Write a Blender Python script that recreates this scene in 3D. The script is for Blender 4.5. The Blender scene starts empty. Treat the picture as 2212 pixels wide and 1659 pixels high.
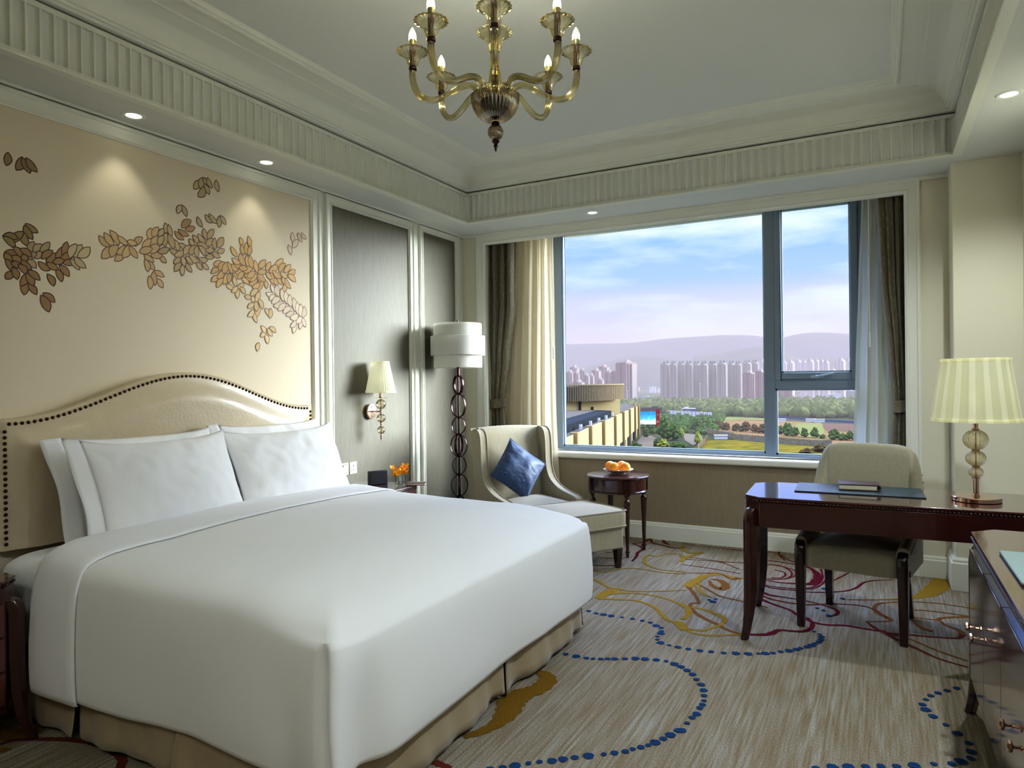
import bpy, bmesh, math, random
from mathutils import Vector, Matrix, noise, Euler
random.seed(7)
S = bpy.context.scene
COL = S.collection
PI = math.pi
R = math.radians

# ------------------------------------------------------------------ materials
def lin(c):
    def f(v):
        v = v / 255.0
        return v / 12.92 if v <= .04045 else ((v + .055) / 1.055) ** 2.4
    return (f(c[0]), f(c[1]), f(c[2]), 1)

def mat(name, col, rough=.5, metal=0, coat=0, bump=None, var=None, sheen=0, emit=None, attr=False, spec=.5, haze=False, trans=0, ior=1.45, subs=0):
    """var = (scale xyz, amount, second colour); bump = (scale xyz, strength)"""
    m = bpy.data.materials.new(name)
    m.use_nodes = True
    nt = m.node_tree
    b = nt.nodes['Principled BSDF']
    b.inputs['Base Color'].default_value = lin(col)
    b.inputs['Roughness'].default_value = rough
    b.inputs['Metallic'].default_value = metal
    b.inputs['Coat Weight'].default_value = coat
    b.inputs['Coat Roughness'].default_value = .08
    b.inputs['Specular IOR Level'].default_value = spec
    b.inputs['Sheen Weight'].default_value = sheen
    b.inputs['Transmission Weight'].default_value = trans
    b.inputs['IOR'].default_value = ior
    if emit:
        b.inputs['Emission Color'].default_value = lin(emit[0])
        b.inputs['Emission Strength'].default_value = emit[1]
    tc = nt.nodes.new('ShaderNodeTexCoord')
    def nz(scale, detail=4):
        mp = nt.nodes.new('ShaderNodeMapping')
        mp.inputs['Scale'].default_value = scale
        nt.links.new(tc.outputs['Object'], mp.inputs['Vector'])
        n = nt.nodes.new('ShaderNodeTexNoise')
        n.inputs['Scale'].default_value = 1
        n.inputs['Detail'].default_value = detail
        nt.links.new(mp.outputs[0], n.inputs['Vector'])
        return n
    src = None
    if attr:
        a = nt.nodes.new('ShaderNodeVertexColor')
        a.layer_name = 'Col'
        src = a.outputs['Color']
        nt.links.new(src, b.inputs['Base Color'])
    if var:
        n = nz(var[0])
        cr = nt.nodes.new('ShaderNodeMapRange')
        cr.inputs['From Min'].default_value = .35
        cr.inputs['From Max'].default_value = .65
        cr.inputs['To Max'].default_value = var[1]
        nt.links.new(n.outputs['Fac'], cr.inputs['Value'])
        mx = nt.nodes.new('ShaderNodeMix')
        mx.data_type = 'RGBA'
        nt.links.new(cr.outputs[0], mx.inputs['Factor'])
        if src:
            nt.links.new(src, mx.inputs['A'])
        else:
            mx.inputs['A'].default_value = lin(col)
        mx.inputs['B'].default_value = lin(var[2])
        src = mx.outputs['Result']
        nt.links.new(src, b.inputs['Base Color'])
    if bump:
        n = nz(bump[0], 3)
        bp = nt.nodes.new('ShaderNodeBump')
        bp.inputs['Strength'].default_value = bump[1]
        bp.inputs['Distance'].default_value = .01
        nt.links.new(n.outputs['Fac'], bp.inputs['Height'])
        nt.links.new(bp.outputs[0], b.inputs['Normal'])
    if haze:
        paint_haze(m, src)
    return m

def paint_haze(m, src=None, length=1500, near=0.0):
    """aerial perspective painted on as emission, by distance from the hotel (world origin)"""
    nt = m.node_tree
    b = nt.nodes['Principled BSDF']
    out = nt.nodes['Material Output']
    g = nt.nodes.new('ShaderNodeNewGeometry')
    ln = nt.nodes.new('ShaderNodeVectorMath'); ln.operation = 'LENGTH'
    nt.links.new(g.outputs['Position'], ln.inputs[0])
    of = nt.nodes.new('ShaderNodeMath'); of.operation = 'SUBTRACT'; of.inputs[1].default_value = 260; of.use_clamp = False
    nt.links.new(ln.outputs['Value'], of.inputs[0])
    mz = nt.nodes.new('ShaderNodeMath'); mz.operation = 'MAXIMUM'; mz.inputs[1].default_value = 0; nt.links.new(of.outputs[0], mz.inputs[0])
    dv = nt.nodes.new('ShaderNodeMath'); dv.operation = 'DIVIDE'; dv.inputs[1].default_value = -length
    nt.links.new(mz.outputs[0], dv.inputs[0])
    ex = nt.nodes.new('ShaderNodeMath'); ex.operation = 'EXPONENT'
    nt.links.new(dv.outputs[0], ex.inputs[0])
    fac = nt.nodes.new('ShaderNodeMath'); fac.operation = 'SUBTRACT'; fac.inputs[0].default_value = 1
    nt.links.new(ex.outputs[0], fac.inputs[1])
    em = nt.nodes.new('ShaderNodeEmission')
    em.inputs['Color'].default_value = lin(HAZE_PAINT)
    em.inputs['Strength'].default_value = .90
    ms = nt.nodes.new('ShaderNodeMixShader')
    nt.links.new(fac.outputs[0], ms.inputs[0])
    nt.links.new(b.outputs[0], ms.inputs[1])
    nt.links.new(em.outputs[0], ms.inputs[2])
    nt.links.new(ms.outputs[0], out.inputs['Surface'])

HAZE_PAINT = (176, 166, 173)  # haze colour painted into the exterior materials as emission

def glass_mat(name, tint, edge, rough=.02, gloss=.12, edge_gloss=.8, dens=1.0):
    """clear blown glass: tinted see-through body, mirror-like at grazing angles"""
    m = bpy.data.materials.new(name)
    m.use_nodes = True
    nt = m.node_tree
    nt.nodes.remove(nt.nodes['Principled BSDF'])
    out = nt.nodes['Material Output']
    lw = nt.nodes.new('ShaderNodeLayerWeight'); lw.inputs['Blend'].default_value = .35
    mx = nt.nodes.new('ShaderNodeMix'); mx.data_type = 'RGBA'
    mx.inputs['A'].default_value = lin(tint); mx.inputs['B'].default_value = lin(edge)
    nt.links.new(lw.outputs['Facing'], mx.inputs['Factor'])
    t = nt.nodes.new('ShaderNodeBsdfTransparent')
    nt.links.new(mx.outputs['Result'], t.inputs['Color'])
    g = nt.nodes.new('ShaderNodeBsdfGlossy'); g.inputs['Roughness'].default_value = rough
    g.inputs['Color'].default_value = (1, .97, .88, 1)
    mr = nt.nodes.new('ShaderNodeMapRange')
    mr.inputs['To Min'].default_value = gloss; mr.inputs['To Max'].default_value = edge_gloss
    nt.links.new(lw.outputs['Fresnel'], mr.inputs['Value'])
    ms = nt.nodes.new('ShaderNodeMixShader')
    nt.links.new(mr.outputs[0], ms.inputs[0])
    nt.links.new(t.outputs[0], ms.inputs[1]); nt.links.new(g.outputs[0], ms.inputs[2])
    nt.links.new(ms.outputs[0], out.inputs['Surface'])
    return m

def cloth_mat(name, col, transl=.4, alpha=0.0, emit=0, rough=.8, tcol=None, pleat=0):
    """thin fabric that lets some light through"""
    m = bpy.data.materials.new(name)
    m.use_nodes = True
    nt = m.node_tree
    b = nt.nodes['Principled BSDF']
    b.inputs['Base Color'].default_value = lin(col); b.inputs['Roughness'].default_value = rough
    if emit:
        b.inputs['Emission Color'].default_value = lin(col); b.inputs['Emission Strength'].default_value = emit
    out = nt.nodes['Material Output']
    if pleat:
        tc = nt.nodes.new('ShaderNodeTexCoord'); gr = nt.nodes.new('ShaderNodeTexGradient'); gr.gradient_type = 'RADIAL'
        nt.links.new(tc.outputs['Object'], gr.inputs['Vector'])
        mu = nt.nodes.new('ShaderNodeMath'); mu.operation = 'MULTIPLY'; mu.inputs[1].default_value = pleat; nt.links.new(gr.outputs['Fac'], mu.inputs[0])
        fr = nt.nodes.new('ShaderNodeMath'); fr.operation = 'FRACT'; nt.links.new(mu.outputs[0], fr.inputs[0])
        lt = nt.nodes.new('ShaderNodeMath'); lt.operation = 'LESS_THAN'; lt.inputs[1].default_value = .58; nt.links.new(fr.outputs[0], lt.inputs[0])
        mx = nt.nodes.new('ShaderNodeMix'); mx.data_type = 'RGBA'; mx.inputs['A'].default_value = lin(col); mx.inputs['B'].default_value = lin(tuple(int(c * k) for c, k in zip(col, (.9, .9, .85))))
        nt.links.new(lt.outputs[0], mx.inputs['Factor']); nt.links.new(mx.outputs['Result'], b.inputs['Base Color']); nt.links.new(mx.outputs['Result'], b.inputs['Emission Color'])
    t = nt.nodes.new('ShaderNodeBsdfTranslucent'); t.inputs['Color'].default_value = lin(tcol or col)
    ms = nt.nodes.new('ShaderNodeMixShader'); ms.inputs[0].default_value = transl
    nt.links.new(b.outputs[0], ms.inputs[1]); nt.links.new(t.outputs[0], ms.inputs[2])
    last = ms
    if alpha:
        tr = nt.nodes.new('ShaderNodeBsdfTransparent')
        m2 = nt.nodes.new('ShaderNodeMixShader'); m2.inputs[0].default_value = alpha
        nt.links.new(ms.outputs[0], m2.inputs[1]); nt.links.new(tr.outputs[0], m2.inputs[2])
        last = m2
    nt.links.new(last.outputs[0], out.inputs['Surface'])
    return m

X = {}
X['trim'] = mat('white_painted_trim', (232, 232, 220), .42)
X['ceil'] = mat('ceiling_paint', (222, 223, 217), .6)
X['wall'] = mat('cream_wall_paint', (226, 221, 199), .65, bump=((300, 300, 300), .03))
X['mural'] = mat('painted_wallcovering', (219, 206, 181), .6, var=((2, 120, 120), .10, (203, 190, 160)), bump=((20, 400, 60), .04))
X['paper'] = mat('woven_wallcovering', (94, 90, 76), .5, var=((30, 380, 9), .55, (124, 119, 103)), bump=((30, 500, 12), .12))
X['paper2'] = mat('woven_wallcovering_warm', (146, 134, 110), .55, var=((380, 30, 9), .5, (168, 157, 134)), bump=((500, 30, 12), .1))
X['leather'] = mat('champagne_leather', (196, 181, 152), .34, coat=.15, var=((5, 14, 14), .35, (208, 195, 169)), bump=((60, 60, 60), .10))
X['linen'] = mat('white_cotton', (243, 243, 245), .85, bump=((14, 14, 14), .10), sheen=.2)
X['linen2'] = mat('white_cotton_duvet', (242, 242, 241), .8, bump=((5, 5, 5), .16), sheen=.15)
X['skirt'] = mat('taupe_bed_skirt', (168, 152, 122), .6, bump=((12, 12, 8), .3), sheen=.3)
X['base'] = mat('bed_base_fabric', (120, 110, 88), .8)
X['nail'] = mat('antique_nail', (74, 52, 34), .3, metal=.9)
X['wood'] = mat('dark_mahogany', (58, 25, 20), .22, coat=.8, var=((3, 40, 3), .5, (38, 16, 14)))
X['wood2'] = mat('mahogany_top', (74, 36, 32), .16, coat=1, var=((3, 30, 3), .5, (56, 26, 24)))
X['wood3'] = mat('mahogany_door', (84, 46, 36), .14, coat=1, var=((60, 60, 3), .5, (64, 34, 27)))
X['darkwood'] = mat('espresso_wood', (42, 20, 20), .25, coat=.7)
X['fabric'] = mat('striped_oat_fabric', (160, 152, 130), .85, var=((60, 60, 2), .5, (150, 141, 118)), bump=((300, 300, 300), .15), sheen=.25)
X['fabric2'] = mat('sage_grey_fabric', (162, 156, 134), .8, var=((120, 120, 40), .3, (140, 134, 110)), bump=((300, 300, 300), .15), sheen=.4)
X['frame'] = mat('blue_grey_aluminium', (134, 148, 166), .4)
X['frameL'] = mat('pale_aluminium_bead', (176, 196, 206), .3, metal=.3)
X['gold'] = mat('rose_gold_metal', (206, 176, 158), .12, metal=1)
X['bronze'] = mat('dark_bronze_metal', (78, 58, 62), .22, metal=1)
X['white'] = mat('white_plastic', (236, 238, 230), .4)
X['plate'] = mat('ivory_plate', (190, 190, 170), .4)
X['slot'] = mat('dark_slot', (30, 28, 26), .6)
X['porcelain'] = mat('white_porcelain', (240, 240, 240), .12, coat=.5)
X['orange'] = mat('orange_peel', (246, 158, 28), .38, bump=((300, 300, 300), .2), var=((25, 25, 25), .4, (236, 138, 16)))
X['black'] = mat('black_leather', (22, 24, 34), .5, bump=((200, 200, 200), .1))
X['maroon'] = mat('maroon_cover', (70, 22, 24), .4)
X['page'] = mat('paper_pages', (214, 206, 178), .8)
X['blotter'] = mat('slate_leather', (58, 72, 80), .38, bump=((200, 200, 200), .08))
X['brownl'] = mat('brown_leather', (82, 62, 60), .45, bump=((160, 160, 160), .15))
X['folder'] = mat('grey_green_leather', (132, 150, 146), .45)
X['petal'] = mat('orange_petal', (250, 176, 22), .6, var=((60, 60, 60), .6, (228, 120, 10)))
X['stem'] = mat('green_stem', (84, 104, 52), .6)
X['shade'] = cloth_mat('cream_pleated_silk', (240, 237, 214), .5, alpha=.04, emit=.12)  # faint emission put into the silk to brighten the shade
X['shadep'] = cloth_mat('cream_box_pleated_silk', (244, 240, 208), .5, alpha=.05, emit=.14, pleat=17)  # emission brightens the shade; lighter and darker pleats are painted in
X['shadew'] = cloth_mat('white_linen_shade', (240, 240, 234), .35)
X['sheer'] = cloth_mat('cream_sheer', (236, 226, 200), .5, alpha=.22, emit=0.02)
X['sheer2'] = cloth_mat('white_sheer', (230, 232, 222), .5, alpha=.3)
X['bulbw'] = mat('frosted_bulb', (244, 240, 214), .4, emit=((255, 246, 200), .5))
X['bulb'] = mat('lit_candle_bulb', (255, 244, 190), .3, emit=((255, 226, 130), 14))
X['silver'] = mat('bulb_collar', (190, 186, 150), .3, metal=.8)
X['candle'] = mat('brown_candle_tube', (120, 92, 66), .5)
X['amber'] = glass_mat('amber_blown_glass', (238, 232, 196), (140, 126, 70), .03, .20, .7)
X['smoke'] = glass_mat('smoky_blown_glass', (200, 186, 164), (90, 66, 62), .05, .16, .7)
X['clear'] = glass_mat('clear_ribbed_glass', (250, 246, 232), (186, 176, 150), .03, .12, .7)
X['tumbler'] = glass_mat('clear_tumbler', (244, 246, 246), (190, 196, 196), .02, .06, .6)
X['pane'] = glass_mat('window_glass', (253, 254, 254), (235, 240, 240), .01, .0, .05)
X['darkwall'] = mat('dark_unseen_wall', (92, 66, 50), .35, coat=.3)  # for the unseen near wall, dark to cut bounce light
X['lens'] = mat('lit_downlight_lens', (255, 248, 226), .4, emit=((255, 244, 214), 2.2))

def blue_cushion_mat():
    m = mat('blue_patterned_silk', (46, 76, 124), .55, sheen=.3)
    nt = m.node_tree; b = nt.nodes['Principled BSDF']
    tc = nt.nodes.new('ShaderNodeTexCoord')
    w = nt.nodes.new('ShaderNodeTexWave'); w.wave_type = 'RINGS'; w.rings_direction = 'SPHERICAL'
    w.inputs['Scale'].default_value = 1.0; w.inputs['Distortion'].default_value = 1.5
    v = nt.nodes.new('ShaderNodeTexVoronoi'); v.inputs['Scale'].default_value = 13
    nt.links.new(tc.outputs['Object'], v.inputs['Vector'])
    sn = nt.nodes.new('ShaderNodeMath'); sn.operation = 'MULTIPLY'; sn.inputs[1].default_value = 62
    nt.links.new(v.outputs['Distance'], sn.inputs[0])
    s2 = nt.nodes.new('ShaderNodeMath'); s2.operation = 'SINE'
    nt.links.new(sn.outputs[0], s2.inputs[0])
    mr = nt.nodes.new('ShaderNodeMapRange'); mr.inputs['From Min'].default_value = .2; mr.inputs['From Max'].default_value = .9
    mr.inputs['To Max'].default_value = .75
    nt.links.new(s2.outputs[0], mr.inputs['Value'])
    mx = nt.nodes.new('ShaderNodeMix'); mx.data_type = 'RGBA'
    mx.inputs['A'].default_value = lin((26, 46, 82)); mx.inputs['B'].default_value = lin((72, 98, 138))
    nt.links.new(mr.outputs[0], mx.inputs['Factor'])
    nt.links.new(mx.outputs['Result'], b.inputs['Base Color'])
    nt.nodes.remove(w)
    return m
X['blue'] = blue_cushion_mat()

def drape_mat():
    m = mat('embroidered_drape', (136, 126, 102), .5, sheen=.3)
    nt = m.node_tree; b = nt.nodes['Principled BSDF']
    tc = nt.nodes.new('ShaderNodeTexCoord')
    mp = nt.nodes.new('ShaderNodeMapping'); mp.inputs['Scale'].default_value = (70, 70, 28)
    nt.links.new(tc.outputs['Object'], mp.inputs['Vector'])
    n = nt.nodes.new('ShaderNodeTexNoise'); n.inputs['Scale'].default_value = 1; n.inputs['Detail'].default_value = 6
    nt.links.new(mp.outputs[0], n.inputs['Vector'])
    mr = nt.nodes.new('ShaderNodeMapRange'); mr.inputs['From Min'].default_value = .56; mr.inputs['From Max'].default_value = .64
    mr.inputs['To Max'].default_value = .6
    nt.links.new(n.outputs['Fac'], mr.inputs['Value'])
    mx = nt.nodes.new('ShaderNodeMix'); mx.data_type = 'RGBA'
    mx.inputs['A'].default_value = lin((114, 106, 86)); mx.inputs['B'].default_value = lin((156, 148, 122))
    nt.links.new(mr.outputs[0], mx.inputs['Factor']); nt.links.new(mx.outputs['Result'], b.inputs['Base Color'])
    return m
X['drape'] = drape_mat()

def carpet_mat(name, attr):
    m = mat(name, (168, 152, 130), 1.0, attr=False, spec=.05)
    nt = m.node_tree; b = nt.nodes['Principled BSDF']
    g = nt.nodes.new('ShaderNodeNewGeometry')
    def nz(s, d=3):
        mp = nt.nodes.new('ShaderNodeMapping'); mp.inputs['Scale'].default_value = s
        nt.links.new(g.outputs['Position'], mp.inputs['Vector'])
        n = nt.nodes.new('ShaderNodeTexNoise'); n.inputs['Scale'].default_value = 1; n.inputs['Detail'].default_value = d
        nt.links.new(mp.outputs[0], n.inputs['Vector']); return n
    streak = nz((80, 3.2, 1), 5); fine = nz((240, 170, 1), 2); broad = nz((5, .8, 1), 2)
    def mr(n, a, c, t0=0, t1=1):
        q = nt.nodes.new('ShaderNodeMapRange'); q.inputs['From Min'].default_value = a; q.inputs['From Max'].default_value = c
        q.inputs['To Min'].default_value = t0; q.inputs['To Max'].default_value = t1
        nt.links.new(n.outputs['Fac'], q.inputs['Value']); return q
    if attr:
        a = nt.nodes.new('ShaderNodeVertexColor'); a.layer_name = 'Col'
        src = a.outputs['Color']
    else:
        m1 = nt.nodes.new('ShaderNodeMix'); m1.data_type = 'RGBA'
        m1.inputs['A'].default_value = lin((140, 125, 100)); m1.inputs['B'].default_value = lin((171, 167, 156))
        ad = nt.nodes.new('ShaderNodeMath'); ad.operation = 'MULTIPLY'
        s1 = mr(streak, .36, .68); s3 = mr(broad, .3, .6, .35, 1.0)
        nt.links.new(s1.outputs[0], ad.inputs[0]); nt.links.new(s3.outputs[0], ad.inputs[1])
        nt.links.new(ad.outputs[0], m1.inputs['Factor'])
        src = m1.outputs['Result']
    m2 = nt.nodes.new('ShaderNodeMix'); m2.data_type = 'RGBA'; m2.blend_type = 'MULTIPLY'; m2.inputs['Factor'].default_value = 1
    nt.links.new(src, m2.inputs['A'])
    f = mr(fine, .35, .65, .58, 1.16)
    nt.links.new(f.outputs[0], m2.inputs['B'])
    nt.links.new(m2.outputs['Result'], b.inputs['Base Color'])
    bp = nt.nodes.new('ShaderNodeBump'); bp.inputs['Strength'].default_value = .35; bp.inputs['Distance'].default_value = .004
    nt.links.new(fine.outputs['Fac'], bp.inputs['Height']); nt.links.new(bp.outputs[0], b.inputs['Normal'])
    return m
X['carpet'] = carpet_mat('woven_carpet', False)
X['carpetpat'] = carpet_mat('woven_carpet_motif', True)
X['leaf'] = mat('painted_leaf', (160, 140, 100), .6, attr=True)

# ------------------------------------------------------------------ mesh building
class MB:
    def __init__(s):
        s.v = []; s.f = []; s.m = []; s.c = None
        s.M = Matrix.Identity(4)
    def at(s, loc=(0, 0, 0), rot=(0, 0, 0)):
        s.M = Matrix.Translation(loc) @ Euler(rot).to_matrix().to_4x4()
        return s
    def add(s, vs, fs, mi=0):
        o = len(s.v)
        s.v += [tuple(s.M @ Vector(p)) for p in vs]
        s.f += [tuple(i + o for i in f) for f in fs]
        s.m += [mi] * len(fs)
        return s
    def box(s, a, b, mi=0, tx=1, ty=1):
        """box from corner a to b; tx/ty scale the top"""
        x0, y0, z0 = a; x1, y1, z1 = b
        cx, cy = (x0 + x1) / 2, (y0 + y1) / 2
        def t(x, y):
            return (cx + (x - cx) * tx, cy + (y - cy) * ty, z1)
        vs = [(x0, y0, z0), (x1, y0, z0), (x1, y1, z0), (x0, y1, z0), t(x0, y0), t(x1, y0), t(x1, y1), t(x0, y1)]
        return s.add(vs, [(0, 3, 2, 1), (4, 5, 6, 7), (0, 1, 5, 4), (1, 2, 6, 5), (2, 3, 7, 6), (3, 0, 4, 7)], mi)
    def grid(s, rows, mi=0, close_u=False, close_v=False):
        """rows: list of equal-length lists of points"""
        n = len(rows); k = len(rows[0]); vs = [p for r in rows for p in r]; fs = []
        for i in range(n if close_v else n - 1):
            for j in range(k if close_u else k - 1):
                a = i * k + j; b = i * k + (j + 1) % k; c = ((i + 1) % n) * k + (j + 1) % k; d = ((i + 1) % n) * k + j
                fs.append((a, b, c, d))
        return s.add(vs, fs, mi)
    def lathe(s, prof, n=32, mi=0, rib=0, ribs=0, cap=True):
        rows = []
        for (r, z) in prof:
            row = []
            for j in range(n):
                a = 2 * PI * j / n
                rr = r * (1 + rib * math.cos(ribs * a)) if ribs else r
                row.append((rr * math.cos(a), rr * math.sin(a), z))
            rows.append(row)
        s.grid(rows, mi, close_u=True)
        if cap:
            o = len(s.v)
            for r_, rev in ((rows[0], True), (rows[-1], False)):
                o = len(s.v)
                s.v += [tuple(s.M @ Vector(p)) for p in r_]
                f = tuple(range(o, o + n))
                s.f.append(f[::-1] if rev else f); s.m.append(mi)
        return s
    def tube(s, pts, r, n=10, mi=0, cap=True, rib=0, ribs=0, closed=False):
        P = [Vector(p) for p in pts]; k = len(P)
        rs = r if isinstance(r, (list, tuple)) else [r] * k
        rows = []; up = None
        for i in range(k):
            if closed:
                t = (P[(i + 1) % k] - P[i - 1]).normalized()
            else:
                t = (P[min(i + 1, k - 1)] - P[max(i - 1, 0)]).normalized()
            if up is None:
                up = Vector((0, 0, 1)) if abs(t.z) < .9 else Vector((1, 0, 0))
            x = t.cross(up).normalized(); up = x.cross(t).normalized()
            row = []
            for j in range(n):
                a = 2 * PI * j / n
                q = rs[i] * (1 + rib * math.cos(ribs * a)) if ribs else rs[i]
                row.append(tuple(P[i] + x * math.cos(a) * q + up * math.sin(a) * q))
            rows.append(row)
        s.grid(rows, mi, close_u=True, close_v=closed)
        if cap and not closed:
            o = len(s.v) - n * k
            s.f.append(tuple(range(o, o + n))[::-1]); s.m.append(mi)
            s.f.append(tuple(range(o + n * (k - 1), o + n * k))); s.m.append(mi)
        return s
    def prism(s, poly, h0, h1, axis='z', mi=0):
        """extrude a 2-D polygon; axis z: (x,y), axis y: (x,z), axis x: (y,z)"""
        def p3(p, h):
            return {'z': (p[0], p[1], h), 'y': (p[0], h, p[1]), 'x': (h, p[0], p[1])}[axis]
        n = len(poly)
        vs = [p3(p, h0) for p in poly] + [p3(p, h1) for p in poly]
        fs = [tuple(range(n))[::-1], tuple(range(n, 2 * n))] + [(i, (i + 1) % n, n + (i + 1) % n, n + i) for i in range(n)]
        return s.add(vs, fs, mi)
    def ball(s, c, r, mi=0, n=16, rz=None, rib=0, ribs=0, m=10):
        rz = rz or r
        prof = []
        for i in range(m + 1):
            a = -PI / 2 + PI * i / m
            prof.append((max(1e-4, r * math.cos(a)), rz * math.sin(a)))
        old = s.M; s.M = old @ Matrix.Translation(c)
        s.lathe(prof, n, mi, rib, ribs, cap=False); s.M = old
        return s
    def build(s, name, mats, parent=None, smooth=True, bevel=0, seg=2, subsurf=0, solid=0, angle=35, loc=None, rot=None, **tags):
        me = bpy.data.meshes.new(name)
        me.from_pydata(s.v, [], s.f)
        if not isinstance(mats, (list, tuple)):
            mats = [mats]
        for m in mats:
            me.materials.append(m)
        for p, i in zip(me.polygons, s.m):
            p.material_index = i
        if s.c:
            ca = me.color_attributes.new('Col', 'FLOAT_COLOR', 'POINT')
            for i, c in enumerate(s.c):
                ca.data[i].color = c
        me.validate()
        bm = bmesh.new(); bm.from_mesh(me)
        if not s.c:
            bmesh.ops.remove_doubles(bm, verts=bm.verts, dist=1e-5)
            bmesh.ops.recalc_face_normals(bm, faces=bm.faces)
        bm.to_mesh(me); bm.free()
        if smooth:
            for p in me.polygons:
                p.use_smooth = True
            if not subsurf:
                me.set_sharp_from_angle(angle=R(angle))
        o = bpy.data.objects.new(name, me)
        COL.objects.link(o)
        if parent:
            o.parent = parent
        if loc: o.location = loc
        if rot: o.rotation_euler = rot
        if bevel:
            b = o.modifiers.new('bevel', 'BEVEL'); b.width = bevel; b.segments = seg; b.limit_method = 'ANGLE'; b.angle_limit = R(40)
            b.harden_normals = False
        if solid:
            q = o.modifiers.new('solid', 'SOLIDIFY'); q.thickness = solid; q.offset = -1
        if subsurf:
            q = o.modifiers.new('sub', 'SUBSURF'); q.levels = subsurf; q.render_levels = subsurf
        tag(o, **tags)
        return o

def tag(o, label=None, cat=None, group=None, kind=None):
    if label: o['label'] = label
    if cat: o['category'] = cat
    if group: o['group'] = group
    if kind: o['kind'] = kind
    return o

def thing(name, label, cat, loc=(0, 0, 0), rz=0, group=None):
    o = bpy.data.objects.new(name, None)
    o.empty_display_size = .1
    COL.objects.link(o)
    o.location = loc; o.rotation_euler = (0, 0, rz)
    return tag(o, label, cat, group)

def dup(root, loc, rz=0, label=None, group=None, rot=None):
    r = root.copy(); COL.objects.link(r); r.location = loc
    r.rotation_euler = rot or (0, 0, rz)
    if label: r['label'] = label
    if group: r['group'] = group
    for ch in list(root.children):
        c = ch.copy(); COL.objects.link(c); c.parent = r
        for g in ch.children:
            d = g.copy(); COL.objects.link(d); d.parent = c
    return r

def smoothstep(a, b, x):
    t = max(0, min(1, (x - a) / (b - a)))
    return t * t * (3 - 2 * t)

def interp(tab, x):
    if x <= tab[0][0]: return tab[0][1]
    for (a, p), (b, q) in zip(tab, tab[1:]):
        if x <= b:
            t = (x - a) / (b - a); t = t * t * (3 - 2 * t) * .5 + t * .5
            return p + (q - p) * t
    return tab[-1][1]

def spline(pts, n=8):
    """Catmull-Rom through points"""
    P = [Vector(p) for p in pts]; out = []
    for i in range(len(P) - 1):
        a = P[max(i - 1, 0)]; b = P[i]; c = P[i + 1]; d = P[min(i + 2, len(P) - 1)]
        for k in range(n):
            t = k / n
            out.append(.5 * ((2 * b) + (c - a) * t + (2 * a - 5 * b + 4 * c - d) * t * t + (3 * b - a - 3 * c + d) * t ** 3))
    out.append(P[-1])
    return out

def struct(name, mb, m, smooth=False, parent=None, **k):
    return mb.build(name, m, parent, smooth=smooth, kind='structure', **k)

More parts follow.
